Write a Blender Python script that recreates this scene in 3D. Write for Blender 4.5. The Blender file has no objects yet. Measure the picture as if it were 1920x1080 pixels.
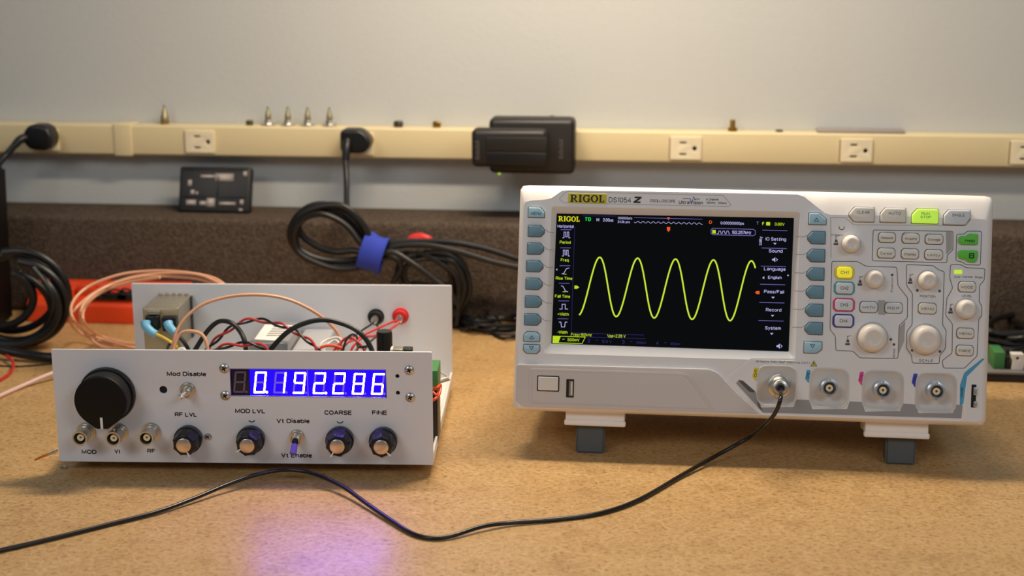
import bpy, bmesh, math, random
from mathutils import Vector, Matrix
random.seed(7)
rad = math.radians
S = bpy.context.scene
COL = S.collection
MM = 0.001
# ------------------------------------------------------------------ camera
FPX, PITCH, ROLL, YAW, CAMH = 2763.3, 0.2356, -0.0001, 0.0964, 347.1
cd = bpy.data.cameras.new('camera'); cam = bpy.data.objects.new('camera', cd); COL.objects.link(cam)
RC = Matrix.Rotation(YAW, 3, 'Z') @ Matrix.Rotation(math.pi/2 - PITCH, 3, 'X') @ Matrix.Rotation(ROLL, 3, 'Z')
cam.matrix_world = Matrix.Translation((0, 0, CAMH*MM)) @ RC.to_4x4()
cd.sensor_width = 36; cd.lens = FPX*36/1920; cd.clip_start = .01; cd.clip_end = 50
cd.dof.use_dof = True; cd.dof.focus_distance = .955; cd.dof.aperture_fstop = 7.5
S.camera = cam
# ------------------------------------------------------------------ world, lamps, exposure
w = bpy.data.worlds.new('world'); S.world = w; w.use_nodes = True
w.node_tree.nodes['Background'].inputs[0].default_value = (.62, .80, 1.0, 1)
w.node_tree.nodes['Background'].inputs[1].default_value = .11
def area(name, loc, size, power, color, target):
    l = bpy.data.lights.new(name, 'AREA'); l.shape = 'RECTANGLE'; l.size, l.size_y = size; l.energy = power; l.color = color
    o = bpy.data.objects.new(name, l); COL.objects.link(o); o.location = loc
    o.rotation_euler = (Vector(target)-Vector(loc)).to_track_quat('-Z', 'Y').to_euler()
    o['label'] = name; return o
area('bench_lamp', (-.09, 1.055, .56), (.32, .04), 3.25, (1, .84, .64), (-.09, 1.055, 0))
area('shelf_lamp', (.10, 1.20, .92), (.16, .06), 2.3, (1, .85, .66), (.10, 1.18, 0))
area('left_fill_light', (-1.1, -.8, 1.38), (.9, .6), 8.6, (1, .97, .94), (-.1, .95, .1))  # unseen fill light, added to brighten the front panels
area('right_window_light', (1.25, -.7, 1.34), (.9, .6), 7.8, (.88, .94, 1), (.0, .95, .1))
S.view_settings.view_transform = 'Standard'; S.view_settings.look = 'None'
S.view_settings.gamma = 1; S.view_settings.use_curve_mapping = False
S.view_settings.exposure = 0.06

# ------------------------------------------------------------------ pixel -> place helpers
class Frame:
    def __init__(s, o, M): s.o = Vector(o); s.M = M; s.Mi = M.transposed()
    def pt(s, px, py, y=0.0):
        d = RC @ Vector(((px-960)/FPX, -(py-540)/FPX, -1.0))
        c = s.Mi @ (Vector((0, 0, CAMH)) - s.o); d = s.Mi @ d
        return c + d*((y-c.y)/d.y)
    def ptz(s, px, py, z=0.0):
        d = RC @ Vector(((px-960)/FPX, -(py-540)/FPX, -1.0))
        c = s.Mi @ (Vector((0, 0, CAMH)) - s.o); d = s.Mi @ d
        return c + d*((z-c.z)/d.z)
    def rect(s, x0, y0, x1, y1, y=0.0):
        xm, ym = (x0+x1)/2, (y0+y1)/2
        c = s.pt(xm, ym, y)
        wd = abs(s.pt(x1, ym, y).x-s.pt(x0, ym, y).x); h = abs(s.pt(xm, y0, y).z-s.pt(xm, y1, y).z)
        return c.x, c.z, wd, h
I3 = Matrix.Identity(3)
W = Frame((0, 0, 0), I3)
G = Frame((-386.6, 888.1, 8.0), Matrix.Rotation(.0684, 3, 'Z'))
SC = Frame((-91.1, 951.7, 32.45), Matrix.Rotation(-.0122, 3, 'Z') @ Matrix.Rotation(.0034, 3, 'Y') @ Matrix.Rotation(-.2139, 3, 'X'))

# ------------------------------------------------------------------ materials
def lin(c): return tuple(((v/255)/12.92 if v/255 <= .04045 else ((v/255+.055)/1.055)**2.4) for v in c)
MATS = {}
def mat(name, rgb, rough=.5, metal=0, var=.05, scale=120, bump=0, bscale=None, emit=None, estr=0, spec=.5, coat=0, trans=0, bdist=.0004):
    if name in MATS: return MATS[name]
    m = bpy.data.materials.new(name); m.use_nodes = True; nt = m.node_tree; N = nt.nodes; L = nt.links
    b = N['Principled BSDF']; c = lin(rgb)
    b.inputs['Roughness'].default_value = rough; b.inputs['Metallic'].default_value = metal
    b.inputs['Specular IOR Level'].default_value = spec; b.inputs['Coat Weight'].default_value = coat
    b.inputs['Transmission Weight'].default_value = trans
    tc = N.new('ShaderNodeTexCoord')
    nz = N.new('ShaderNodeTexNoise'); nz.inputs['Scale'].default_value = scale; nz.inputs['Detail'].default_value = 4
    L.new(tc.outputs['Object'], nz.inputs['Vector'])
    mx = N.new('ShaderNodeMix'); mx.data_type = 'RGBA'
    mx.inputs[6].default_value = tuple(max(0, v*(1-var)) for v in c)+(1,); mx.inputs[7].default_value = tuple(min(1, v*(1+var)) for v in c)+(1,)
    L.new(nz.outputs['Fac'], mx.inputs[0]); L.new(mx.outputs[2], b.inputs['Base Color'])
    if bump:
        n2 = N.new('ShaderNodeTexNoise'); n2.inputs['Scale'].default_value = bscale or scale*3; n2.inputs['Detail'].default_value = 5
        L.new(tc.outputs['Object'], n2.inputs['Vector'])
        bp = N.new('ShaderNodeBump'); bp.inputs['Strength'].default_value = bump; bp.inputs['Distance'].default_value = bdist
        L.new(n2.outputs['Fac'], bp.inputs['Height']); L.new(bp.outputs['Normal'], b.inputs['Normal'])
    if emit:
        b.inputs['Emission Color'].default_value = lin(emit)+(1,); b.inputs['Emission Strength'].default_value = estr
    MATS[name] = m; return m
def ramp_tree(m, scale_vec, scale, stops, detail=6, rough=None):
    nt = m.node_tree; N = nt.nodes; L = nt.links; b = N['Principled BSDF']
    tc = N.new('ShaderNodeTexCoord'); mp = N.new('ShaderNodeMapping'); mp.inputs['Scale'].default_value = scale_vec
    nz = N.new('ShaderNodeTexNoise'); nz.inputs['Scale'].default_value = scale; nz.inputs['Detail'].default_value = detail; nz.inputs['Roughness'].default_value = .65
    rp = N.new('ShaderNodeValToRGB'); e = rp.color_ramp.elements
    while len(e) < len(stops): e.new(.5)
    for i, (p, c) in enumerate(stops): e[i].position = p; e[i].color = lin(c)+(1,)
    L.new(tc.outputs['Object'], mp.inputs[0]); L.new(mp.outputs[0], nz.inputs['Vector']); L.new(nz.outputs['Fac'], rp.inputs[0])
    return rp, tc, mp
def wood_mat():
    m = mat('hardboard', (190, 150, 100), .42, 0, .05, 30, .25, 900, spec=.5, bdist=.0003)
    nt = m.node_tree; N = nt.nodes; L = nt.links; b = N['Principled BSDF']
    r1, tc, _ = ramp_tree(m, (1, 1, 1), 5, [(.25, (196, 158, 108)), (.5, (205, 168, 116)), (.75, (213, 178, 126))], 5)
    r2, _, _ = ramp_tree(m, (1, 1.15, 1), 300, [(.30, (150, 132, 112)), (.47, (230, 222, 210)), (.7, (255, 255, 252))], 8)
    r3, _, _ = ramp_tree(m, (1, 1, 1), 38, [(.36, (196, 180, 160)), (.47, (246, 242, 236)), (.7, (255, 255, 255))], 7)
    def mul(a, c2, f):
        x = N.new('ShaderNodeMix'); x.data_type = 'RGBA'; x.blend_type = 'MULTIPLY'; x.inputs[0].default_value = f
        L.new(a, x.inputs[6]); L.new(c2, x.inputs[7]); return x.outputs[2]
    o = mul(mul(r1.outputs[0], r2.outputs[0], .85), r3.outputs[0], .35)
    for sc_, sd in ((62, 9), (95, 31)):        # pale pressed fibres
        nd = N.new('ShaderNodeTexNoise'); nd.inputs['Scale'].default_value = sd; L.new(tc.outputs['Object'], nd.inputs['Vector'])
        mm = N.new('ShaderNodeMix'); mm.data_type = 'RGBA'; mm.blend_type = 'LINEAR_LIGHT'; mm.inputs[0].default_value = .04
        L.new(tc.outputs['Object'], mm.inputs[6]); L.new(nd.outputs['Color'], mm.inputs[7])
        vo = N.new('ShaderNodeTexVoronoi'); vo.feature = 'DISTANCE_TO_EDGE'; vo.inputs['Scale'].default_value = sc_; L.new(mm.outputs[2], vo.inputs['Vector'])
        rp = N.new('ShaderNodeValToRGB'); rp.color_ramp.elements[0].position = .012; rp.color_ramp.elements[0].color = (1, 1, 1, 1)
        rp.color_ramp.elements[1].position = .05; rp.color_ramp.elements[1].color = (0, 0, 0, 1); L.new(vo.outputs['Distance'], rp.inputs[0])
        ml = N.new('ShaderNodeMath'); ml.operation = 'MULTIPLY'; ml.inputs[1].default_value = .17; L.new(rp.outputs[0], ml.inputs[0])
        xx = N.new('ShaderNodeMix'); xx.data_type = 'RGBA'; L.new(ml.outputs[0], xx.inputs[0]); L.new(o, xx.inputs[6]); xx.inputs[7].default_value = lin((226, 196, 148))+(1,)
        o = xx.outputs[2]
    for l in list(b.inputs['Base Color'].links): L.remove(l)
    L.new(o, b.inputs['Base Color'])
    rr = N.new('ShaderNodeMapRange'); rr.inputs[3].default_value = .28; rr.inputs[4].default_value = .46
    nz = N.new('ShaderNodeTexNoise'); nz.inputs['Scale'].default_value = 22; nz.inputs['Detail'].default_value = 5
    L.new(tc.outputs['Object'], nz.inputs['Vector']); L.new(nz.outputs['Fac'], rr.inputs[0]); L.new(rr.outputs[0], b.inputs['Roughness'])
    return m
M_wood = wood_mat()
M_wall = mat('wall_paint', (194, 195, 192), .75, 0, .04, 3, .3, 200, bdist=.0010)
def carpet_mat():
    m = mat('carpet', (92, 80, 72), .95, 0, .5, 260, .6, 420, spec=.1, bdist=.003)
    b = m.node_tree.nodes['Principled BSDF']
    rp, _, _ = ramp_tree(m, (1, 1, 1), 330, [(.32, (66, 56, 48)), (.5, (84, 72, 62)), (.7, (104, 90, 78))], 6)
    for l in list(b.inputs['Base Color'].links): m.node_tree.links.remove(l)
    m.node_tree.links.new(rp.outputs[0], b.inputs['Base Color'])
    return m
M_carpet = carpet_mat()
M_rail = mat('cream_enamel', (222, 204, 160), .35, 0, .03, 20, .05, 200)
M_outlet = mat('outlet_plastic', (236, 222, 188), .4, 0, .02)
M_dark = mat('slot_black', (14, 13, 12), .7)
M_blk = mat('black_plastic', (15, 14, 14), .36, 0, .1, 80, .05, 600)
M_blkm = mat('black_matte_plastic', (10, 9, 9), .5, 0, .1, 80, .1, 700, spec=.28)
M_chg = mat('charger_plastic', (30, 26, 23), .42, 0, .1, 80, .1, 700)
M_rub = mat('black_rubber_cable', (15, 15, 16), .4, 0, .15, 100, .05, 900)
M_rubb = mat('dark_brown_cable', (24, 21, 19), .42, 0, .1, 100)
M_steel = mat('nickel_steel', (206, 202, 192), .34, 1, .05, 60)
M_oldst = mat('aged_steel', (150, 140, 108), .4, .8, .1, 60)
M_chrome = mat('chrome', (236, 236, 236), .3, 1, .03, 60)
M_alu = mat('spun_aluminium', (222, 206, 190), .32, 1, .06, 600, .1, 900)
M_brass = mat('brass', (176, 142, 72), .35, 1, .08, 60)
M_panel = mat('painted_grey_metal', (226, 226, 230), .42, 0, .02, 14, .10, 1200, bdist=.0001)
M_pwhite = mat('painted_white_metal', (228, 224, 218), .45, 0, .02)
M_shell = mat('scope_shell_white', (242, 236, 230), .42, 0, .02, 20, .08, 1500, bdist=.0001)
M_face = mat('scope_face_grey', (228, 227, 228), .5, 0, .02, 20, .1, 1500, bdist=.0001)
M_cover = mat('scope_cover_shade_grey', (205, 199, 196), .5, 0, .02, 20, .1, 1500, bdist=.0001)  # darker than the face: shade of the downward-facing cover put into the colour
M_band = mat('scope_band_grey', (150, 150, 152), .5, 0, .02)
M_groove = mat('groove_grey', (96, 98, 98), .6)
M_key = mat('soft_key_blue', (104, 140, 158), .38, 0, .04, 60)
M_keyl = mat('soft_key_pale_blue', (160, 196, 212), .36, 0, .03, 60)
M_cap = mat('button_cream', (226, 222, 212), .45, 0, .02)
M_capc = mat('button_cool_white', (214, 218, 222), .45, 0, .02)
M_knob = mat('knob_off_white', (228, 220, 210), .4, 0, .02)
M_green = mat('button_green', (98, 196, 62), .4, 0, .03)
M_ink = mat('black_ink', (34, 33, 34), .6)
M_inkg = mat('grey_ink', (84, 84, 84), .6)
M_blueink = mat('blue_ink', (60, 66, 160), .6)
M_yel = mat('badge_yellow', (206, 192, 44), .5)
M_foot = mat('foot_grey', (84, 87, 86), .5)
M_dsock = mat('socket_grey', (206, 203, 200), .42, 0, .02)
M_wht = mat('pointer_white', (235, 232, 228), .5)
M_red = mat('red_plastic', (206, 36, 34), .35, 0, .05)
M_redw = mat('red_wire', (196, 48, 46), .4, 0, .06)
M_tan = mat('copper_coax_jacket', (222, 164, 128), .35, 0, .12, 900, .3, 1400)
M_pink = mat('pink_coax_jacket', (226, 190, 182), .4, 0, .05, 300)
M_orange = mat('orange_plastic', (230, 70, 24), .42, 0, .05, 40, .1, 500)
M_blue = mat('blue_fabric_strap', (44, 64, 176), .8, 0, .12, 700, .5, 1200)
M_crimp = mat('crimp_blue', (120, 186, 222), .4)
M_yelw = mat('yellow_wire', (226, 190, 50), .4)
M_tin = mat('tin_plated', (176, 168, 150), .38, .85, .1, 60)
M_green2 = mat('terminal_green', (62, 128, 72), .45)
M_paper = mat('paper_label', (228, 226, 222), .7, 0, .04)
M_purp = mat('purple_sleeve', (128, 108, 200), .4)
M_copper = mat('copper_wire', (214, 140, 84), .3, 1, .1)
M_blade = mat('battery_smoked', (26, 22, 19), .45, 0, .2, 60)
M_screen = mat('screen_black', (10, 10, 12), .12, 0, .02, spec=.35)
def em(name, rgb, s): return mat(name, (10, 10, 10), .5, 0, 0, 10, emit=rgb, estr=s, spec=0)
E_trace = em('trace_green', (196, 226, 60), 1.0)
E_ygrn = em('screen_yellow_green', (190, 222, 40), .9)
E_yel = em('screen_yellow', (226, 224, 40), .85)
E_lav = em('screen_lavender', (190, 186, 240), .85)
E_navy = em('screen_navy', (44, 44, 110), .8)
E_line = em('screen_violet_line', (112, 108, 190), .8)
E_org = em('screen_orange', (240, 92, 40), .9)
E_grn = em('screen_green', (30, 220, 80), .9)
E_seg = em('segment_lit', (126, 96, 255), 95.0)
E_cell = em('display_cell_lit', (26, 5, 216), 1.8)
M_cell = mat('display_cell_dark', (26, 14, 34), .3)
M_seg = mat('segment_unlit', (112, 96, 120), .5)
M_segb = mat('segment_backlit', (112, 96, 130), .5, emit=(112, 76, 224), estr=.6)
M_run = mat('run_key_lit_green', (190, 236, 90), .45, emit=(190, 240, 70), estr=.45)
M_ch1 = mat('channel_key_lit_yellow', (236, 226, 70), .45, emit=(236, 226, 40), estr=.40)
M_ledg = mat('status_lamp_green', (190, 226, 70), .4, emit=(186, 226, 60), estr=.6)
M_lens = mat('display_lens_edge', (120, 110, 170), .2, 0, .02)

# ------------------------------------------------------------------ mesh helpers (all in mm)
def build(name, bm, m, parent=None, ang=35, merge=True, kind=None, label=None):
    if merge: bmesh.ops.remove_doubles(bm, verts=bm.verts, dist=.002)
    bmesh.ops.recalc_face_normals(bm, faces=bm.faces)
    a = rad(ang)
    for f in bm.faces: f.smooth = True
    for e in bm.edges:
        if len(e.link_faces) == 2:
            try: e.smooth = e.calc_face_angle() < a
            except Exception: e.smooth = False
        else: e.smooth = False
    bmesh.ops.scale(bm, vec=(MM, MM, MM), verts=bm.verts)
    me = bpy.data.meshes.new(name); bm.to_mesh(me); bm.free()
    me.materials.append(m)
    o = bpy.data.objects.new(name, me); COL.objects.link(o)
    if parent: o.parent = parent
    if kind: o['kind'] = kind
    if label: o['label'] = label
    return o
def tag(o, label, cat, group=None, kind=None):
    o['label'] = label; o['category'] = cat
    if group: o['group'] = group
    if kind: o['kind'] = kind
    return o
def thing(name, label, cat, frame=None, loc=(0, 0, 0), group=None):
    o = bpy.data.objects.new(name, None); COL.objects.link(o); o.empty_display_size = .02
    if frame: o.matrix_world = Matrix.Translation(frame.o*MM) @ frame.M.to_4x4()
    else: o.location = Vector(loc)*MM
    return tag(o, label, cat, group)
def new(): return bmesh.new()
def box(bm, x0, x1, y0, y1, z0, z1, bev=0):
    r = bmesh.ops.create_cube(bm, size=1)
    vs = r['verts']
    for v in vs:
        v.co = Vector(((x0+x1)/2+v.co.x*(x1-x0), (y0+y1)/2+v.co.y*(y1-y0), (z0+z1)/2+v.co.z*(z1-z0)))
    if bev:
        es = list({e for v in vs for e in v.link_edges})
        bmesh.ops.bevel(bm, geom=es, offset=bev, segments=3, profile=.5, affect='EDGES')
    return bm
def obox(bm, c, ax, ay, az, bev=0):
    """box from centre and three half-axis vectors"""
    r = bmesh.ops.create_cube(bm, size=2); vs = r['verts']
    for v in vs: v.co = Vector(c) + Vector(ax)*v.co.x + Vector(ay)*v.co.y + Vector(az)*v.co.z
    if bev: bmesh.ops.bevel(bm, geom=list({e for v in vs for e in v.link_edges}), offset=bev, segments=2, profile=.5, affect='EDGES')
def perp(d):
    d = Vector(d).normalized(); u = Vector((0, 0, 1)) if abs(d.z) < .9 else Vector((1, 0, 0))
    a = d.cross(u).normalized(); return a, d.cross(a).normalized()
def lathe(bm, base, axis, prof, n=32, cap=True):
    """prof: list of (distance along axis, radius)"""
    base = Vector(base); d = Vector(axis).normalized(); a, b = perp(d); rings = []
    for t, r in prof:
        rings.append([bm.verts.new(base+d*t+(a*math.cos(2*math.pi*i/n)+b*math.sin(2*math.pi*i/n))*max(r, .01)) for i in range(n)])
    for p, q in zip(rings, rings[1:]):
        for i in range(n): bm.faces.new((p[i], p[(i+1) % n], q[(i+1) % n], q[i]))
    if cap: bm.faces.new(rings[0]); bm.faces.new(rings[-1])
def spline(pts, k=8, closed=False):
    P = [Vector(p) for p in pts]; out = []; n = len(P)
    for i in range(n if closed else n-1):
        if closed: p0, p1, p2, p3 = P[i-1], P[i], P[(i+1) % n], P[(i+2) % n]
        else:
            p1, p2 = P[i], P[i+1]
            p0 = P[i-1] if i > 0 else p1*2-p2
            p3 = P[i+2] if i+2 < n else p2*2-p1
        for j in range(k):
            t = j/k
            out.append(.5*((2*p1)+(p2-p0)*t+(2*p0-5*p1+4*p2-p3)*t*t+(3*p1-p0-3*p2+p3)*t**3))
    if not closed: out.append(P[-1])
    return out
def tube(bm, pts, r, n=10, closed=False, k=8, smooth=True):
    P = spline(pts, k, closed) if smooth else [Vector(p) for p in pts]
    m = len(P); rings = []; prev = None
    for i, p in enumerate(P):
        if closed: t = P[(i+1) % m]-P[i-1]
        else: t = P[min(i+1, m-1)]-P[max(i-1, 0)]
        if t.length < 1e-6: t = Vector((1, 0, 0))
        t.normalize()
        if prev is None: a, _ = perp(t)
        else:
            a = prev-t*prev.dot(t)
            a = a.normalized() if a.length > 1e-5 else perp(t)[0]
        prev = a; b = t.cross(a)
        rr = r(i/(m-1)) if callable(r) else r
        rings.append([bm.verts.new(p+(a*math.cos(2*math.pi*j/n)+b*math.sin(2*math.pi*j/n))*rr) for j in range(n)])
    for i in range(m if closed else m-1):
        p, q = rings[i], rings[(i+1) % m]
        for j in range(n): bm.faces.new((p[j], p[(j+1) % n], q[(j+1) % n], q[j]))
    if not closed: bm.faces.new(rings[0]); bm.faces.new(rings[-1])
def ribbon(bm, pts, wd, y, closed=False, th=.06):
    """flat line of width wd in the local xz plane at depth y"""
    P = [Vector((p[0], p[1])) for p in pts]; n = len(P); L, R = [], []
    for i in range(n):
        a = P[i-1] if (i > 0 or closed) else None; c = P[(i+1) % n] if (i < n-1 or closed) else None
        d1 = (P[i]-a).normalized() if a is not None else (c-P[i]).normalized()
        d2 = (c-P[i]).normalized() if c is not None else d1
        nn = Vector((-(d1.y+d2.y), d1.x+d2.x))
        nn = nn.normalized() if nn.length > 1e-6 else Vector((-d1.y, d1.x))
        s = min(1/max(.35, nn.dot(Vector((-d1.y, d1.x)))), 2)
        L.append(P[i]+nn*wd/2*s); R.append(P[i]-nn*wd/2*s)
    def vv(p, yy): return bm.verts.new((p.x, yy, p.y))
    A = [vv(p, y) for p in L]; B_ = [vv(p, y) for p in R]
    for i in range(n if closed else n-1):
        j = (i+1) % n; bm.faces.new((A[i], A[j], B_[j], B_[i]))
def to_bm(bm, ob, fn):
    me = ob.to_mesh(); vs = [bm.verts.new(fn(v.co)) for v in me.vertices]
    for p in me.polygons:
        try: bm.faces.new([vs[i] for i in p.vertices])
        except ValueError: pass
    ob.to_mesh_clear()
def plate(bm, loops, y0, y1, bev=0, res=2):
    """closed 2D loops (x,z), the first the outline and the others holes, thick from y0 to y1"""
    cu = bpy.data.curves.new('t', 'CURVE'); cu.dimensions = '2D'; cu.fill_mode = 'BOTH'
    for lp in loops:
        sp = cu.splines.new('POLY'); sp.points.add(len(lp)-1); sp.use_cyclic_u = True
        for i, p in enumerate(lp): sp.points[i].co = (p[0], p[1], 0, 1)
    th = abs(y1-y0)/2; cu.extrude = max(th-bev, .001)
    if bev: cu.bevel_depth = bev; cu.bevel_resolution = res; cu.offset = -bev
    ob = bpy.data.objects.new('t', cu); ym = (y0+y1)/2
    to_bm(bm, ob, lambda c: Vector((c.x, ym+c.z, c.y)))
    bpy.data.objects.remove(ob); bpy.data.curves.remove(cu)
def rpoly(pts, r, n=4):
    """round the corners of a polygon; r a number or one per corner"""
    out = []; N_ = len(pts)
    for i in range(N_):
        p = Vector(pts[i]); a = Vector(pts[i-1])-p; b = Vector(pts[(i+1) % N_])-p
        rr = r[i] if isinstance(r, (list, tuple)) else r
        rr = min(rr, a.length*.48, b.length*.48)
        if rr <= 0: out.append((p.x, p.y)); continue
        A = p+a.normalized()*rr; B_ = p+b.normalized()*rr
        for k in range(n+1):
            t = k/n; q = A*(1-t)**2+p*2*t*(1-t)+B_*t*t; out.append((q.x, q.y))
    return out
def crect(cx, cz, wd, h, ch=(0, 0, 0, 0), r=.4):
    """rectangle with chamfered corners: tl, tr, br, bl in mm"""
    x0, x1, z0, z1 = cx-wd/2, cx+wd/2, cz-h/2, cz+h/2; P = []
    tl, tr, br, bl = [(c if isinstance(c, (list, tuple)) else (c, c)) for c in ch]
    P += [(x0, z1-tl[1]), (x0+tl[0], z1)] if tl[0] else [(x0, z1)]
    P += [(x1-tr[0], z1), (x1, z1-tr[1])] if tr[0] else [(x1, z1)]
    P += [(x1, z0+br[1]), (x1-br[0], z0)] if br[0] else [(x1, z0)]
    P += [(x0+bl[0], z0), (x0, z0+bl[1])] if bl[0] else [(x0, z0)]
    return rpoly(P, r, 3)
def circ(cx, cz, r, n=28): return [(cx+r*math.cos(2*math.pi*i/n), cz+r*math.sin(2*math.pi*i/n)) for i in range(n)]
_o = '~c %s,10 %s,9.2 .2,6.6 .2,3.4 %s,.8 %s,0 %s,.8 %s,3.4 %s,6.6 %s,9.2'
_b = '~0,5.2 1,6.8 2.6,7.2 4.4,6.2 5,3.6 4.4,1 2.6,0 1,.4 0,2'; _d = '~5,5.2 4,6.8 2.4,7.2 .6,6.2 0,3.6 .6,1 2.4,0 4,.4 5,2'
_n = '~0,4.8 1.2,6.8 2.8,7.2 4.4,6.4 4.7,4.6 4.7,0'; _P = '~0,10 4,10 6,9 6,6 4,4.7 0,4.7'
_C = '~6.6,7.6 5.4,9.6 3.5,10 1.4,9.2 .2,6.6 .2,3.4 1.4,.8 3.5,0 5.4,.4 6.6,2.4'
_6 = '~c 2.9,6.2 1,5.4 .2,3.2 1,.8 2.9,0 4.8,.8 5.6,3.2 4.8,5.4'
GL = {'A': '0,0 3.5,10 7,0|1.2,3.4 5.8,3.4', 'B': '0,0 0,10|~0,10 4,10 5.8,8.9 5.8,6.4 4,5.3 0,5.3|~0,5.3 4.4,5.3 6.3,4 6.3,1.4 4.4,0 0,0', 'C': _C,
 'D': '0,0 0,10|~0,10 3.2,10 5.6,8.8 6.6,6.4 6.6,3.6 5.6,1.2 3.2,0 0,0', 'E': '6,10 0,10 0,0 6,0|0,5.3 5.4,5.3', 'F': '5.8,10 0,10 0,0|0,5.2 5,5.2', 'G': _C+'|6.6,1.2 6.6,4.8 3.8,4.8',
 'H': '0,0 0,10|6.4,0 6.4,10|0,5.2 6.4,5.2', 'I': '0,0 0,10', 'L': '0,10 0,0 5.2,0', 'M': '0,0 0,10 3.8,1.2 7.6,10 7.6,0', 'N': '0,0 0,10 6.4,0 6.4,10', 'O': _o % (3.6, 1.4, 1.4, 3.6, 5.8, 7, 7, 5.8),
 'P': '0,0 0,10|'+_P, 'R': '0,0 0,10|'+_P+'|3.4,4.7 6.4,0', 'S': '~6,7.8 5,9.6 3,10 1,9.4 .3,7.8 1,6 3,5.2 5.2,4.4 6.2,2.6 5.2,.6 3.2,0 1,.6 0,2.6', 'T': '0,10 6.6,10|3.3,0 3.3,10',
 'U': '~0,10 0,3.2 .8,.9 3.1,0 5.4,.9 6.2,3.2 6.2,10', 'V': '0,10 3.4,0 6.8,10', 'W': '0,10 2,0 4.2,9 6.4,0 8.4,10', 'Y': '0,10 3.3,4.6 6.6,10|3.3,4.6 3.3,0', 'K': '0,0 0,10|6.2,10 0,3.8|2.2,5.8 6.5,0', 'Z': '0,10 6,10 0,0 6,0',
 'a': '~.4,5.6 1.4,7.1 3,7.2 4.5,6.6 4.8,5|4.8,5.4 4.8,0|~4.8,4.2 2,3.9 .3,2.6 .3,1 1.8,0 3.4,.2 4.8,1.6', 'b': '0,10 0,0|'+_b, 'c': '~4.6,5.4 3.6,6.9 2.4,7.2 .8,6.2 .2,3.6 .8,1 2.4,0 3.6,.3 4.7,1.8',
 'd': '5,10 5,0|'+_d, 'e': '.2,3.8 5,3.8|~5,3.8 4.4,6.2 2.6,7.2 .8,6.2 .1,3.6 .8,1 2.6,0 4,.4 4.8,1.8', 'f': '~3.2,9.8 2,10 1.2,8.8 1.2,7|1.2,8 1.2,0|0,7 3,7',
 'g': _d+'|5,7.2 5,-.6|~5,-.6 4.2,-2.4 2.4,-2.8 .6,-2', 'h': '0,10 0,0|'+_n, 'i': '0,7.2 0,0|0,9.2 0,10', 'k': '0,10 0,0|4.4,7.2 0,2.8|1.6,4.2 4.7,0', 'l': '0,10 0,0',
 'm': '0,7.2 0,0|~0,5 1,6.8 2.2,7.2 3.4,6.4 3.6,4.8 3.6,0|~3.6,5 4.6,6.8 5.8,7.2 7,6.4 7.2,4.8 7.2,0', 'n': '0,7.2 0,0|'+_n, 'o': '~c 2.6,7.2 .8,6.2 .1,3.6 .8,1 2.6,0 4.4,1 5.1,3.6 4.4,6.2',
 'p': '0,7.2 0,-2.8|'+_b, 'q': '5,7.2 5,-2.8|'+_d, 'r': '0,7.2 0,0|~0,4.6 .8,6.6 2,7.2 3,7.1', 's': '~4.3,5.6 3.4,6.9 2.2,7.2 .8,6.7 .3,5.5 1,4.2 2.4,3.7 3.9,3 4.5,1.8 3.7,.4 2.3,0 .8,.4 0,1.7',
 't': '~1.4,9.4 1.4,1.4 2,.1 3.2,.1|0,7.1 3,7.1', 'u': '~0,7.2 0,2.4 .6,.5 2,0 3.6,.5 4.7,2.4|4.7,7.2 4.7,0', 'v': '0,7.2 2.5,0 5,7.2', 'w': '0,7.2 1.8,0 3.6,7.2 5.4,0 7.2,7.2', 'x': '0,0 4.6,7.2|0,7.2 4.6,0',
 'y': '0,7.2 2.6,0|~5,7.2 2.6,0 1.6,-2.4 .3,-2.7', 'z': '0,7.2 4.4,7.2 0,0 4.4,0', "'": '0,10 0,8', '0': _o % (2.9, 1.2, 1.2, 2.9, 4.6, 5.6, 5.6, 4.6), '1': '.2,8 2.2,10 2.2,0',
 '2': '~.2,7.6 1,9.5 2.8,10 4.8,9.3 5.3,7.4 4,4.8 1.6,2.2 .1,0|0,0 5.6,0', '3': '~.3,8 1.4,9.7 3,10 4.8,9.2 5,7.2 4,5.6 2.4,5.3|~2.4,5.3 4.6,4.9 5.6,3 4.8,.8 2.8,0 1,.5 .1,2.2', '4': '4,0 4,10 0,3 5.6,3',
 '5': '5,10 .8,10 .3,5.4|~.3,5.4 2.6,6.4 4.8,5.6 5.6,3.2 4.6,.8 2.6,0 .8,.6 0,2.4', '6': '~5,9.2 3.4,10 1.4,8.8 .3,6 .2,3.2|'+_6, '7': '0,10 5.6,10 2,0', '8': _6+'|~c 2.9,10 1.2,9.4 .6,8.1 1.2,6.7 2.9,6.1 4.6,6.7 5.2,8.1 4.6,9.4',
 '9': '~.6,.8 2.2,0 4.2,1.2 5.3,4 5.4,6.8|~c 2.7,10 .8,9.2 0,6.8 .8,4.6 2.7,3.8 4.6,4.6 5.4,6.8 4.6,9.2', '.': '0,0 0,1', '/': '0,-.5 3,10.5', '=': '0,3 5,3|0,6 5,6', '+': '0,4.5 5,4.5|2.5,2 2.5,7', '-': '0,4 3,4',
 '\u03a9': '0,0 2,0|~2,0 .2,3.6 .4,7.4 3,10 5.6,7.4 5.8,3.6 4,0|4,0 6,0'}
GP = {}
for k_, v_ in GL.items():
    st_ = []
    for q_ in v_.split('|'):
        cl_ = q_.startswith('~c'); sm_ = q_.startswith('~')
        pts_ = [tuple(float(a) for a in t_.split(',')) for t_ in q_.lstrip('~c ').split()]
        if sm_: pts_ = [(p.x, p.y) for p in spline([(x, y, 0) for x, y in pts_], 3, cl_)]
        st_.append((pts_, cl_))
    GP[k_] = (st_, max(p[0] for s_ in st_ for p in s_[0]))
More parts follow.
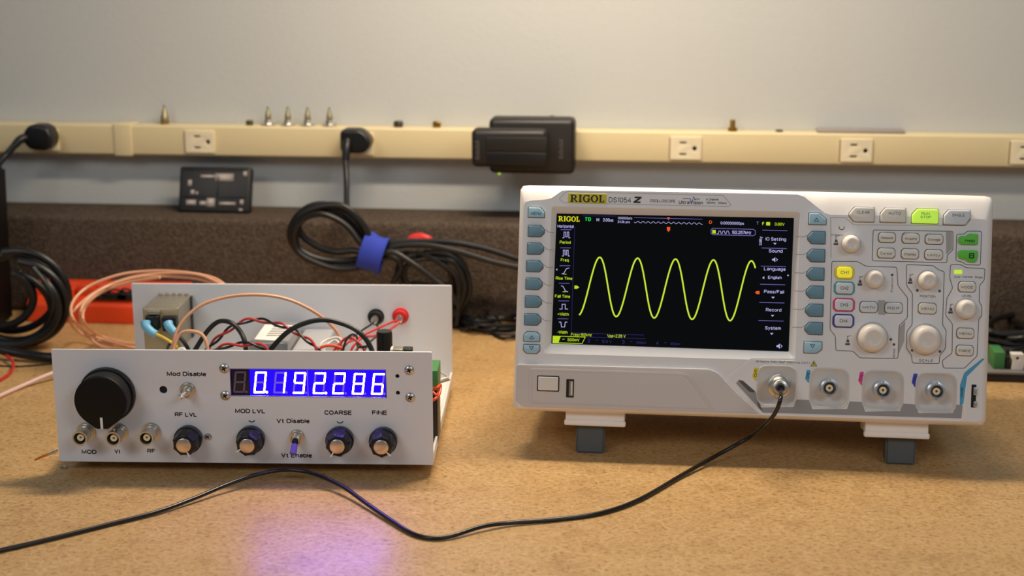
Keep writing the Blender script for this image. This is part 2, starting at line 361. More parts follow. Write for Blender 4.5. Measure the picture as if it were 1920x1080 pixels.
def text(bm, s, cx, cz, wd, h, y, bold=0, rot=0, sh=0):
    """stroke lettering fitted to width wd and capital height h, centred"""
    x = 0; out = []
    for c in s:
        if c == ' ': x += 3.6; continue
        g, w_ = GP[c]
        for pts, cl in g: out.append(([(px+x, pz) for px, pz in pts], cl))
        x += w_+2.4
    tot = max(x-2.4, 1); sw = (1.2+bold*22)*h/10; k = (max(wd-sw, .1)/tot) if wd else h/10; kz = (h-sw)/10
    co, sn = math.cos(rot), math.sin(rot)
    for pts, cl in out:
        P = []
        for px, pz in pts:
            b_ = (pz-5)*kz; a = (px-tot/2)*k+b_*sh; P.append((cx+a*co-b_*sn, cz+a*sn+b_*co))
        if len(P) == 2 and pts[0][0] == pts[1][0] and abs(pts[0][1]-pts[1][1]) <= 1: P[1] = (P[0][0]-sw*sn, P[0][1]+sw*co)
        ribbon(bm, P, sw, y, cl)
def ptext(bm, F, s, x0, x1, yc, h, y, bold=0, rot=0, sh=0):
    c = F.pt((x0+x1)/2, yc, y); sc = (F.pt((x0+x1)/2+10, yc, y)-c).length/10
    text(bm, s, c.x, c.z, (x1-x0)*sc, h*sc*1.03, y, bold, rot, sh)
def copy_tree(o, parent=None):
    c = o.copy(); COL.objects.link(c)
    if parent: c.parent = parent
    for ch in list(o.children): copy_tree(ch, c)
    return c
# ------------------------------------------------------------------ the setting
YW, YR, YC = 1375.0, 1354.0, 1302.0      # wall face, raceway face, carpet face
b = new(); box(b, -1500, 1500, 250, YW, -20, 0); tag(build('workbench', b, M_wood), 'tan hardboard workbench top that everything stands on', 'bench')
b = new(); box(b, -2400, 2400, YW, YW+100, -900, 1700); build('wall_back', b, M_wall)['kind'] = 'structure'
b = new(); box(b, -2400, 2400, -1500, YW, -920, -900); build('floor', b, mat('floor_vinyl', (120, 116, 110), .6))['kind'] = 'structure'
# carpet covered beam along the back of the bench
b = new(); box(b, -1480, 1480, YC, YW, 0, 92, 5)
tag(build('carpeted_ledge', b, M_carpet), 'grey brown carpet covered ledge running along the foot of the wall', 'ledge')
# ------------------------------------------------------------------ raceway with outlets
ZT, ZB = W.pt(960, 243, YR).z, W.pt(960, 301, YR).z
race = thing('outlet_raceway', 'long cream metal outlet raceway fixed along the wall', 'power strip', loc=(0, YW, (ZT+ZB)/2))
def off(bm, o):  # world mm -> local of an unrotated thing
    for v in bm.verts: v.co -= o.location/MM
    return bm
def wpart(name, bm, m, th, **k): bpy.context.view_layer; return build(name, off(bm, th), m, th, **k)
b = new(); box(b, -1490, 1490, YR, YW, ZB, ZT, 2.2); wpart('raceway_channel', b, M_rail, race)
x0, x1 = W.pt(213, 255, YR).x, W.pt(247, 255, YR).x
b = new(); box(b, x0, x1, YR-1.2, YW, ZB-1.0, ZT+1.0, 1.2); wpart('joint_cover', b, M_rail, race)
def outlet(px):
    py = 258+12.5*(px-375)/910.
    c = W.pt(px, py+.5, YR)
    b = new(); cx = c.x; cz = (ZB+ZT)/2-.5
    hw, hh = 14.2, 10.6
    slots = []
    for dz in (6.2-1.2, -6.2+.6):
        slots.append(rpoly([(cx-5.6, cz+dz-.9), (cx+.6, cz+dz-.9), (cx+.6, cz+dz+.9), (cx-5.6, cz+dz+.9)], .2, 1))
    g = (cx+8, cz-.2)
    slots.append([(g[0]+2.1*math.cos(t), g[1]+2.2*math.sin(t)) for t in [i*math.pi/6 for i in range(12)]])
    plate(b, [rpoly([(cx-hw, cz-hh), (cx+hw, cz-hh), (cx+hw, cz+hh), (cx-hw, cz+hh)], 1.2, 3)]+slots, YR-2.0, YR+.5, .3)
    o = wpart('outlet', b, M_outlet, race)
    b = new(); box(b, cx-hw+2, cx+hw-2, YR-.25, YR-.1, cz-hh+1.5, cz+hh-1.5); off(b, race)
    build('slot_backing', b, M_dark, o)
    b = new(); box(b, cx-hw-1.0, cx-hw-.2, YR-.3, YR+.2, cz-hh, cz+hh-1); off(b, race); build('frame_gap', b, mat('gap_brown', (120, 84, 60), .7), o)
    return cx, cz
OUT = {px: outlet(px) for px in (83, 375, 672, 985, 1286, 1606, 1925)}
# ------------------------------------------------------------------ small hardware standing on the raceway
def ontop(px): return Vector((W.pt(px, 225, YR+9).x, YR+9, ZT))
def stand(name, label, cat, px, m, prof, n=20, group=None, extra=None):
    p = ontop(px); t = thing(name, label, cat, loc=p, group=group)
    b = new(); lathe(b, (0, 0, 0), (0, 0, 1), prof[0][1], n=prof[0][2]); build(prof[0][0], b, m, t)
    for nm, pr, nn, mm in prof[1:]:
        b = new(); lathe(b, (0, 0, 0), (0, 0, 1), pr, n=nn); build(nm, b, mm, t)
    return t
stand('threaded_connector', 'bronze coloured pointed connector standing on the raceway above its left outlet', 'connector', 309, M_brass,
      [('hex_base', [(0, 4.2), (3.5, 4.2)], 6), ('body', [(3.5, 4.0), (8, 3.6), (9, 2.9), (13, 2.1), (14, 1.3), (18, .9)], 20, M_oldst)])
def small_nut(px, m, h, wd, label):
    p = ontop(px); t = thing('hex_nut', label, 'nut', loc=p)
    b = new(); lathe(b, (0, 0, 0), (0, 0, 1), [(0, wd-.5), (.6, wd), (h-.6, wd), (h, wd-.5)], n=6); build('nut_body', b, m, t)
    b = new(); lathe(b, (0, 0, h-.2), (0, 0, 1), [(0, wd*.5), (.3, wd*.5)], n=16); build('bore', b, M_dark, t)
M_bronze = mat('dark_bronze', (96, 84, 50), .5, .7)
small_nut(468, M_bronze, 4.6, 3.6, 'dark bronze nut just left of the row of four connectors on the raceway')
conn = None
nth = ['leftmost', 'second from left', 'third from left', 'rightmost']
for i, px in enumerate((503, 540, 577, 618)):
    lab = 'silver pointed connector with flange on the raceway, %s of a row of four' % nth[i]
    if conn is None:
        conn = stand('panel_connector', lab, 'connector', px, M_steel,
            [('flange', [(0, 6.8), (1.6, 7.0), (2.4, 4.6)], 24), ('hex_collar', [(2.2, 3.9), (5.4, 3.9), (5.8, 3.0)], 6, M_chrome),
             ('pin_body', [(5.6, 2.9), (10, 2.8), (11, 2.1), (14, 1.8), (15, 1.1), (17.6, .9)], 18, M_oldst)], group='row of four connectors on the raceway')
    else:
        c = copy_tree(conn); c.location = ontop(px)*MM; c['label'] = lab
small_nut(747, mat('dark_steel', (92, 86, 78), .4, .8), 5.5, 4.8, 'dark steel nut on the raceway between the plug and the battery charger')
small_nut(819, M_brass, 5.6, 4.2, 'small brass nut on the raceway, left of the black battery charger')
stand('brass_standoff', 'brass threaded fitting on a round base on the raceway between the two right outlets', 'fitting', 1374, M_brass,
      [('hex_base', [(0, 4.8), (3, 4.8), (3.4, 3.4)], 6), ('thread', [(3.2, 2.5), (10, 2.5), (10.4, 2)], 20, M_brass)])
small_nut(1462, M_bronze, 1.6, 3.9, 'thin dark washer lying on the raceway right of the brass fitting')
pa, pb = ontop(1533), ontop(1697)
b = new(); box(b, pa.x, pb.x, YR+3, YW-2, ZT, ZT+2.6, .5); tag(build('metal_strip', b, mat('dull_grey_strip', (150, 140, 134), .5)), 'flat grey metal strip lying on the raceway near its right end', 'strip')
# ------------------------------------------------------------------ battery charger and battery
cx, cz = OUT[985]
ch = thing('battery_charger', 'black wall charger plugged into the raceway with a battery docked on it', 'charger', loc=(cx, YR, cz))
p0, p1 = W.pt(916, 222, YR-30), W.pt(1077, 328, YR-30)
b = new(); box(b, p0.x, p1.x, YR-30, YR-2.3, p1.z, p0.z, 5); wpart('charger_body', b, M_chg, ch)
def faint(cx, cz, n_, st_, y):
    tm = new()
    for i in range(n_):
        z_ = cz+(i-(n_-1)/2)*st_; ribbon(tm, [(cx-1.3, z_-.5), (cx+1.3, z_-.5), (cx+1.3, z_+.5)] if i % 2 else [(cx-1.3, z_+.6), (cx-1.3, z_-.5), (cx+1.3, z_-.5), (cx+1.3, z_+.6)], .45, y)
    return tm
wpart('faint_print', faint(W.pt(1052, 279, YR-30.3).x, W.pt(1052, 279, YR-30.3).z, 7, 2.6, YR-30.1), mat('grey_print', (108, 104, 104), .6), ch)
pl = W.pt(936, 326, YR-31); b = new(); box(b, pl.x-1.2, pl.x+1.2, YR-31, YR-29.8, pl.z-.8, pl.z+.8); wpart('indicator_lamp', b, M_ledg, ch)
q0, q1 = W.pt(883, 242, YR-50), W.pt(1026, 316, YR-50)
bt = thing('camera_battery', 'black rectangular battery docked on the front of the wall charger', 'battery', loc=((q0.x+q1.x)/2, YR-32, q1.z))
b = new(); box(b, q0.x, q1.x, YR-50, YR-30.6, q1.z, q0.z, 5); wpart('battery_case', b, M_chg, bt)
xa = W.pt(912, 280, YR-50).x; zm = W.pt(950, 285, YR-50).z
b = new(); box(b, xa, q1.x-1, YR-50.9, YR-49.5, q1.z+3, zm-.5, .4); wpart('lower_ridge', b, M_blk, bt)
b = new(); box(b, xa, q1.x-1, YR-50.9, YR-49.5, zm+1, q0.z-7, .4); wpart('upper_ridge', b, M_chg, bt)
tp = W.pt(895, 281, YR-50.2); wpart('faint_print', faint(tp.x, tp.z, 7, 2.5, YR-50.1), MATS['grey_print'], bt)
b = new(); lathe(b, ontop(1035)+Vector((0, 0, 0)), (0, 0, 1), [(0, 3), (9, 3), (9.2, 2.2), (12.5, 2.2)], n=12)
tag(build('brass_pin', b, M_brass), 'short brass pin standing behind the top edge of the battery charger', 'pin')
# ------------------------------------------------------------------ plugs
def plug(px, label, cable, r, pyc, left):
    cx, cz = OUT[px]
    t = thing('power_plug', label, 'plug', loc=(cx, YR-2, cz))
    b = new(); pc = W.pt(*pyc, YR-14)
    out = [(-10, -11), (8, -11), (13, -7), (16, -1), (13, 5), (6, 11), (-10, 11), (-13, 8), (-13, -8)] if not left else \
          [(-9, -10), (-4, -12), (8, -12), (13, -8), (15, 0), (11, 9), (5, 12), (-7, 12), (-13, 5), (-14, -4)]
    plate(b, [rpoly([(pc.x+x, pc.z+z) for x, z in out], 4, 4)], YR-24, YR-2.4, 3, 3)
    wpart('plug_body', b, M_blk, t)
    b = new(); tube(b, cable[:2]+[cable[2]], lambda u: 4.6-1.0*u, 12); wpart('strain_relief', b, M_rub, t)
    b = new(); tube(b, cable[1:], r, 12); wpart('cable', b, M_rub, t)
    return t
plug(83, 'black power plug in the far left outlet with its cord running off to the left', [W.pt(50, 258, YR-20), W.pt(38, 262, YR-26), W.pt(28, 272, YR-30), W.pt(14, 288, YR-34), W.pt(0, 303, YR-40), W.pt(-25, 345, YR-50), W.pt(-45, 420, YR-60)], 3.3, (76, 256), True)
YK = 1262.
pl2 = plug(672, 'black power plug in the second outlet with a coiled cord held by a blue strap', [W.pt(651, 265, YR-22), W.pt(650, 278, YR-27), W.pt(648, 300, YR-30), W.pt(650, 340, YR-40), W.pt(650, 380, YR-60), W.pt(652, 410, YK+6), W.pt(664, 440, YK+6), W.pt(690, 470, YK+5)], 2.7, (667, 263), False)
def wl(pts, Y): return [W.pt(p[0], p[1], Y+(p[2] if len(p) > 2 else 0)) for p in pts]
b = new()
loopA = [(700, 470, 0), (672, 425, -2), (640, 395, -3), (605, 383, -2), (572, 392, 0), (548, 420, 2), (546, 452, 3), (570, 482, 2), (610, 497, 0), (655, 500, -2), (700, 487, -3)]
loopB = [(706, 475, -5), (680, 420, -6), (645, 388, -7), (605, 386, -6), (566, 403, -5), (556, 432, -4), (558, 462, -3), (590, 483, -2), (640, 490, 0), (700, 480, 0)]
loopC = [(705, 480, -3), (676, 455, -8), (655, 428, -8), (630, 410, -8), (600, 401, -8), (570, 410, -7), (551, 436, -7), (558, 470, -6), (592, 492, -6), (640, 505, -6), (700, 498, -5)]
loopD = [(706, 482, 1), (665, 470, 3), (630, 472, 4), (595, 462, 3), (566, 440, 2), (560, 415, 1), (580, 396, 1), (620, 398, 1), (660, 425, 1), (700, 468, 1)]
for lp in (loopA, loopB, loopC, loopD): tube(b, wl(lp, YK), 3.0, 10)
tails = [[(700, 478, -2), (740, 462, 0), (800, 460, 2), (860, 472, 4), (920, 490, 6), (966, 500, 8), (1000, 507, 10)],
         [(706, 470, 0), (740, 455, 4), (790, 452, 8), (850, 455, 10), (905, 465, 14), (960, 482, 16), (1000, 495, 18)],
         [(705, 478, -6), (735, 472, -8), (775, 495, -10), (815, 525, -10), (840, 545, -10), (862, 575, -10)],
         [(706, 488, 0), (735, 482, 0), (752, 500, 0), (738, 530, 0), (740, 570, 0)]]
for tl in tails: tube(b, wl(tl, YK), 2.6, 10)
wpart('cable_coil', b, M_rub, pl2)
st = [(672, 452), (690, 425), (706, 428), (728, 447), (727, 465), (712, 512), (700, 516), (682, 512), (663, 500)]
b = new(); P = [W.pt(x, y, YK-9) for x, y in st]
u = (W.pt(716, 500, YK)-W.pt(692, 430, YK)).normalized()
# strap: a flattened band wound around the bundle, axis along the bundle
ca, cb = W.pt(680, 468, YK-2), W.pt(716, 480, YK-2); ax = (cb-ca); L_ = ax.length; axn = ax.normalized(); up = axn.cross(Vector((0, 1, 0))).normalized()
rings = []
for k in range(9):
    t = k/8; c = ca+ax*(t*1.15-.05); ring = []
    for i in range(28):
        a = 2*math.pi*i/28; rr = 17+1.2*math.sin(t*7)
        ring.append(b.verts.new(c+up*rr*math.cos(a)*1.0+Vector((0, 1, 0))*12*math.sin(a)))
    rings.append(ring)
for p, q in zip(rings, rings[1:]):
    for i in range(28): b.faces.new((p[i], p[(i+1) % 28], q[(i+1) % 28], q[i]))
o = wpart('strap', b, M_blue, pl2, label='blue fabric strap')
sm = o.modifiers.new('s', 'SOLIDIFY'); sm.thickness = .0016
# ------------------------------------------------------------------ battery plate leaning on the wall
zl = 92.5
p = W.ptz(405, 396, zl)
tp = thing('battery_plate', 'black and silver battery holder standing on the carpeted ledge against the wall', 'holder', loc=(p.x, YC+28, zl))
hw, hh = 34.5, 44
Mt = Matrix.Rotation(rad(-18), 3, 'X')
def tl(bm):
    for v in bm.verts: v.co = Mt @ v.co
    return bm
b = new(); box(b, -hw, hw, 0, 11, .0, hh, 2.6); build('holder_body', tl(b), M_blade, tp)
for (xa, xb, za, zb) in ((-14, 0, 33, 36), (0, 18, 30, 37.5), (-27, -17, 7, 12), (-14, -7, 7, 11), (-7, 1, 5.5, 14), (5, 21, 7.5, 10.5), (-26, -22, 25, 31), (27, 31, 35, 40), (-23, -19, 17, 21.5), (-18, -15.5, 17, 20), (25, 28.5, 8, 13), (24, 28, 2, 4.5)):
    b = new(); box(b, xa, xb, -.5, .6, za, zb, .25); build('contact_strip', tl(b), mat('worn_silver', (150, 136, 124), .35, .7, .2, 300), tp)
for xa, xb, za, zb in ((-30, 30, 14.6, 15.6), (-30, 30, 40.4, 41.4), (2.5, 4, 15, 34)):
    b = new(); box(b, xa, xb, -.9, .6, za, zb, .3); build('ridge', tl(b), M_blk, tp)
# ------------------------------------------------------------------ left edge: black case and cable coil
b = new(); p = W.pt(12, 310, 1275); zt = p.z
x1 = p.x; x2 = W.pt(30, 640, 1275).x
for (v0, v1) in ((0, 0),):
    vs = [(-780, 1225, 0), (x2, 1225, 0), (x2, 1275, 0), (-780, 1275, 0), (-780, 1240, zt), (x1, 1240, zt), (x1, 1275, zt), (-780, 1275, zt)]
    V = [b.verts.new(v) for v in vs]
    for f in ((0, 1, 5, 4), (1, 2, 6, 5), (2, 3, 7, 6), (3, 0, 4, 7), (4, 5, 6, 7), (0, 3, 2, 1)): b.faces.new([V[i] for i in f])
    bmesh.ops.bevel(b, geom=list(b.edges), offset=3, segments=3, affect='EDGES')
cs = build('equipment_case', b, M_blkm); tag(cs, 'tall black case cut off by the left edge of the frame', 'case')
tgc = thing('cable_coil', 'thick black cable coil standing at the left edge by the orange organiser', 'cable', loc=W.ptz(60, 655, 0))
Yq = 1180.
def ell(cx, cy, rx, ry, Y, ph=0, n=14, rot=0, a0=0, a1=360):
    out = []
    for i in range(n+1):
        a = rad(a0+(a1-a0)*i/n); x = rx*math.cos(a); y = ry*math.sin(a); c, s = math.cos(rot), math.sin(rot)
        out.append(W.pt(cx+x*c-y*s, cy+x*s+y*c, Y+ph*math.sin(a*1.0+1)))
    return out
for k, (cx_, cy_, rx, ry, Y, ph, rot, a0, a1) in enumerate([(30, 558, 99, 88, Yq, 6, .1, -110, 150), (26, 560, 88, 80, Yq+8, -5, -.1, -120, 150),
        (32, 566, 93, 76, Yq-7, 4, .25, -100, 160), (22, 548, 84, 72, Yq+14, 5, 0, -110, 140), (20, 575, 78, 62, Yq+2, 4, .3, -100, 140),
        (-5, 560, 68, 52, Yq-4, 4, 0, -60, 150), (-12, 556, 74, 60, Yq+6, 2, 0, -50, 130), (10, 570, 100, 74, Yq-12, 0, .2, -50, 110)]):
    b = new(); tube(b, ell(cx_, cy_, rx, ry, Y, ph, 14, rot, a0, a1), 3.3, 10, k=5); build('cable_loop', off(b, tgc), M_rub, tgc)
b = new(); tube(b, [W.pt(62, 502, Yq-12), W.pt(85, 530, Yq-14), W.pt(100, 560, Yq-14), W.pt(98, 590, Yq-12), W.pt(80, 620, Yq-8), W.pt(40, 640, Yq-6)], 2.4, 10); build('cable_loop', off(b, tgc), M_rub, tgc)
b = new(); tube(b, [W.ptz(-60, 640, 14), W.ptz(0, 655, 9), W.ptz(45, 664, 6), W.ptz(95, 670, 5), W.ptz(150, 668, 5)], 4, 12)
tag(build('mains_cable', b, M_rub), 'thick black cord running along the bench behind the left side of the open chassis', 'cord')
b = new(); tube(b, [W.ptz(-30, 652, 3), W.ptz(0, 661, 4), W.ptz(17, 670, 5), W.ptz(25, 682, 3), W.ptz(20, 698, 2), W.ptz(0, 712, 1.6), W.ptz(-30, 722, 1.6)], 1.3, 8)
tag(build('red_lead', b, M_redw), 'thin red lead curling in from the left edge on the bench', 'lead')
b = new(); tube(b, [W.ptz(-40, 762, 2), W.ptz(0, 742, 2), W.ptz(45, 722, 2.5), W.ptz(92, 702, 6), W.ptz(130, 690, 8)], 1.6, 10)
tag(build('pink_coax_lead', b, M_pink), 'pale pink coaxial lead running from the left edge to the open chassis', 'lead')
b = new(); tube(b, [W.ptz(-30, 683, .8), W.ptz(30, 687, .8), W.ptz(100, 682, .8), W.ptz(140, 680, .8)], .7, 6)
tag(build('thin_black_lead', b, M_rub), 'thin black lead lying on the bench left of the chassis', 'lead')
# ------------------------------------------------------------------ orange organiser
og = thing('orange_organiser', 'orange red plastic organiser on the bench against the carpeted ledge', 'organiser', loc=W.ptz(150, 606, 0))
xa = W.ptz(48, 606, 0).x; yf = W.ptz(150, 606, 0).y; xb = W.pt(352, 560, yf+20).x; zf = W.pt(150, 563, yf).z; zt = W.pt(150, 524, YC-4).z
b = new(); plate(b, [rpoly([(yf, 0), (YC-2, 0), (YC-2, zt), (YC-14, zt), (YC-16, zf+3), (yf+6, zf+1), (yf, zf-5)], 2, 3)], xa, xb, 1.2, 2)
for v in b.verts: v.co = Vector((v.co.y, v.co.x, v.co.z))
wpart('tray_body', b, M_orange, og)
for px0, px1, h in ((70, 90, 8), (95, 112, 14), (118, 142, 9), (150, 178, 12), (200, 215, 9), (262, 345, 7)):
    b = new(); p, q = W.pt(px0, 550, yf+16), W.pt(px1, 550, yf+16); box(b, p.x, q.x, yf+10, yf+20, zf-1, zf+h, 1.5); wpart('divider', b, M_orange, og)
for k, (px, py, sx, sz) in enumerate(((217, 549, 12, 6), (180, 541, 7, 4), (236, 545, 8, 7), (108, 530, 5, 6))):
    p = W.pt(px, py, yf+5); t = thing('black_clip', ['large black clip lying on the orange organiser beside the chassis back panel', 'small black clip on the orange organiser behind the copper coax loops', 'black clip with a pale tip on the organiser against the chassis back panel', 'black clip on the organiser behind the black cable coil'][k], 'clip', loc=(p.x, yf+5, zf+.5))
    b = new(); box(b, -sx, sx, -4, 4, 0, sz, 1.2); build('clip_body', b, M_blk, t)
    b = new(); tube(b, [(-sx*.7, 0, sz), (-sx*.2, 0, sz+3), (sx*.5, 1, sz+1.5), (sx*.9, 0, sz)], 1, 8); build('wire_arm', b, M_rub, t)
# copper coloured coax loops
cx_ = thing('coax_coil', 'loose coil of copper coloured coax behind the left of the chassis', 'cable', loc=W.ptz(200, 645, 0))
cl = [[W.pt(430, 540, 1120), W.pt(400, 521, 1130), W.pt(350, 511, 1140), W.pt(290, 508, 1150), W.pt(225, 515, 1150), W.pt(165, 538, 1140), W.pt(135, 570, 1120), W.pt(140, 602, 1105), W.ptz(175, 630, 12), W.ptz(240, 650, 5), W.ptz(300, 665, 3)],
      [W.pt(430, 545, 1125), W.pt(380, 525, 1133), W.pt(330, 519, 1143), W.pt(270, 518, 1148), W.pt(210, 533, 1142), W.pt(165, 560, 1120), W.pt(150, 592, 1110), W.ptz(160, 625, 16), W.ptz(200, 655, 5), W.ptz(270, 670, 3)],
      [W.pt(300, 520, 1130), W.pt(240, 530, 1140), W.pt(190, 548, 1140), W.pt(160, 575, 1125), W.pt(158, 605, 1110), W.ptz(185, 628, 10), W.ptz(225, 641, 4), W.ptz(290, 650, 2)],
      [W.pt(420, 535, 1122), W.pt(370, 515, 1135), W.pt(300, 513, 1147), W.pt(235, 523, 1150), W.pt(178, 548, 1145), W.pt(134, 590, 1120), W.ptz(145, 620, 12), W.ptz(200, 645, 4), W.ptz(260, 652, 2)]]
for c in cl:
    b = new(); tube(b, c, 1.25, 8); build('coax_loop', off(b, cx_), M_tan, cx_)
# ------------------------------------------------------------------ cables behind, between the two instruments
b = new()
tag(build('red_clip', (lambda: (tube(b, wl([(766, 458), (775, 448), (790, 446), (804, 452), (802, 460)], YK+12), 4.4, 10), b)[1])(), M_red), 'red clip among the black cables behind the chassis', 'clip')
hk = thing('cable_bundle', 'hanging black cable loops between the chassis and the oscilloscope', 'cable', loc=W.pt(840, 590, YK+12))
for lp in ([(760, 540), (745, 510), (758, 485), (795, 474), (840, 478), (872, 505), (881, 545), (866, 575), (840, 590)],
           [(770, 545), (758, 515), (770, 492), (810, 484), (850, 492), (868, 520), (870, 550), (855, 585), (835, 600)],
           [(740, 470), (790, 478), (835, 470), (866, 490), (878, 530), (872, 570), (850, 600)],
           [(780, 470), (820, 490), (856, 520), (860, 570), (856, 610)], [(800, 480), (838, 500), (850, 545), (848, 590), (852, 612)]):
    b = new(); tube(b, wl(lp, YK+14+random.uniform(-6, 8)), 2.5, 10); build('cable_loop', off(b, hk), M_rub, hk)
b = new(); p = W.pt(815, 530, YC-6); q = W.pt(868, 600, YC-6)
tag(build('power_adapter', box(b, p.x-26, q.x-6, YC-26, YC-2, 0, p.z, 3), M_blkm), 'black adapter block against the ledge behind the hanging cables', 'adapter')
hp = thing('thin_cable_heap', 'heap of thin black cables on the bench just left of the oscilloscope', 'cable', loc=W.ptz(910, 615, 0))
for (cx0, cy0, rx, ry, z, rot) in ((930, 600, 72, 14, 5, .02), (925, 604, 66, 17, 3, .05), (940, 598, 80, 12, 8, 0), (915, 590, 50, 12, 10, -.05), (945, 612, 50, 15, 2, .1), (948, 622, 28, 12, 1.5, 0), (900, 600, 38, 17, 6, .2), (950, 592, 40, 18, 9, 0), (935, 607, 60, 10, 4, 0), (880, 597, 24, 14, 7, .4), (890, 604, 30, 9, 3, -.3)):
    b = new(); pts = []
    for i in range(14):
        a = 2*math.pi*i/14; x = rx*math.cos(a); y = ry*math.sin(a)
        pts.append(W.ptz(cx0+x*math.cos(rot)-y*math.sin(rot), cy0+x*math.sin(rot)+y*math.cos(rot), z+1.5*math.sin(a*2+cx0)))
    tube(b, pts, 1.5, 8, closed=True, k=5); build('cable_loop', off(b, hp), M_rub, hp)
hp = thing('dark_cable_heap', 'heap of dark cables on the bench just right of the oscilloscope', 'cable', loc=W.ptz(1900, 640, 0))
for k, (cx0, cy0, rx, ry, z, rot) in enumerate(((1900, 625, 66, 20, 12, .1), (1895, 640, 60, 16, 6, -.1), (1915, 650, 70, 14, 3, .1), (1880, 615, 50, 18, 16, .2), (1905, 608, 55, 18, 20, -.1), (1890, 655, 50, 10, 2, .1), (1900, 632, 70, 24, 9, .0), (1890, 645, 40, 12, 10, 0), (1875, 628, 40, 24, 5, 0))):
    b = new(); pts = []
    for i in range(12):
        a = 2*math.pi*i/12; x = rx*math.cos(a); y = ry*math.sin(a)
        pts.append(W.ptz(cx0+x*math.cos(rot)-y*math.sin(rot), cy0+x*math.sin(rot)+y*math.cos(rot), z+2*math.sin(a*2+cx0)))
    tube(b, pts, 2.6, 8, closed=True, k=5); build('cable_loop', off(b, hp), M_rubb, hp)
# circuit board with terminals at the right edge
pc = W.ptz(1855, 716, 0)
pb_ = thing('terminal_board', 'black board with a green terminal block and white connector at the right edge', 'circuit board', loc=pc)
z0 = W.pt(1870, 699, pc.y).z
b = new(); box(b, -12, 70, 0, 45, 0, z0-1, .8); build('board_base', b, M_blk, pb_)
b = new(); box(b, -12, 70, -.5, 45, z0-1, z0+.8, .3); build('board', b, mat('board_edge_grey', (120, 116, 112), .5), pb_)
b = new(); box(b, 4, 13, 8, 30, z0+.8, z0+15, 1); o = build('terminal_block', b, M_green2, pb_)
b = new(); plate(b, [rpoly([(18, z0+.8), (27, z0+.8), (28, z0+7), (27, z0+14), (17, z0+14), (18.5, z0+7)], .8, 2), circ(22, z0+10.5, 1.3, 12)], 6, 14, .3); build('white_connector', b, M_pwhite, pb_)
b = new(); box(b, 13.5, 17, 8, 24, z0+.8, z0+11, .5); box(b, 28.5, 44, 8, 24, z0+.8, z0+14, .8); build('relay', b, M_blk, pb_)
b = new(); box(b, 18, 27, 9, 10, z0+2, z0+13); build('backing', b, M_dark, pb_)
# scraps of wire on the bench
b = new(); tube(b, [W.ptz(66, 862, .6), W.ptz(78, 856, .8), W.ptz(90, 852, .8)], .7, 8); ts = thing('wire_scrap', 'scrap of bare copper wire with a tinned end left of the chassis', 'wire', loc=W.ptz(85, 855, 0))
build('copper_strand', off(b, ts), M_copper, ts)
b = new(); tube(b, [W.ptz(88, 852, .9), W.ptz(96, 848, 1.1), W.ptz(107, 844, .9)], 1.0, 8); build('tinned_end', off(b, ts), M_steel, ts)
b = new(); tube(b, [W.ptz(113, 877, .8), W.ptz(120, 874, 1.2), W.ptz(126, 876, .8)], .8, 8); tag(build('solder_scrap', b, M_steel), 'tiny silver solder scrap by the lower left corner of the chassis', 'scrap')
# ================================================================== the open chassis with the frequency display
GW, GD, GH = 247.8, 188.1, 77.1
gen = thing('signal_generator', 'open grey metal chassis with blue digital display, knobs and exposed wiring', 'electronic device', frame=G)
def gp(name, bm, m, par=None, **k): return build(name, bm, m, par or gen, **k)
# display cut-out in the front panel (local mm)
dq = [G.pt(x, y, 0) for x, y in ((431, 691.5), (723, 693.5), (725, 746), (433, 742))]
dq2 = [(p.x, p.z) for p in dq]
holes = [circ(*[getattr(G.pt(x, y, 0), c) for c in 'xz'], r, 16) for x, y, r in ((306, 731, 2.6), (745, 705.5, 1.35), (746, 736.8, 1.35))]
b = new(); plate(b, [rpoly([(0, 0), (GW, 0), (GW, GH), (0, GH)], .8, 2), dq2]+holes, 0, 1.6, .25); gp('front_panel', b, M_panel)
b = new(); box(b, .3, GW-.3, 0.8, GD-.5, 0, 1.5, .3); gp('base_pan', b, M_pwhite)
hl = 7.5
b = new(); box(b, GW-1.6, GW, 1.2, GD, 0, hl, .3); gp('side_lip', b, M_pwhite)
b = new(); box(b, 0, 1.6, 1.2, GD, 0, hl, .3); gp('side_lip', b, M_pwhite)
post = [G.pt(705, 594, GD-2), G.pt(751, 592.5, GD-2)]
b = new(); plate(b, [rpoly([(0, 0), (GW, 0), (GW, G.pt(500, 532, GD).z), (0, G.pt(500, 532, GD).z)], .8, 2)], GD-1.6, GD, .25); gp('rear_panel', b, M_panel)
for x in (12, GW-12):
    for y in (34, GD-12):
        b = new(); lathe(b, (x, y, 0), (0, 0, -1), [(0, 5), (7, 4.4), (8, 4)], n=20); gp('rubber_foot', b, M_rub)
b = new()
for hx, hz, hr in ((G.pt(306, 731, 0).x, G.pt(306, 731, 0).z, 3.6), (G.pt(745, 705, 0).x, G.pt(745, 705, 0).z, 2.2), (G.pt(746, 737, 0).x, G.pt(746, 737, 0).z, 2.2)):
    b = new(); lathe(b, (hx, 1.7, hz), (0, 1, 0), [(0, hr), (2, hr)], n=20); gp('dark_hole_backing', b, M_dark)  # black disc added behind each hole so no brightness shows through
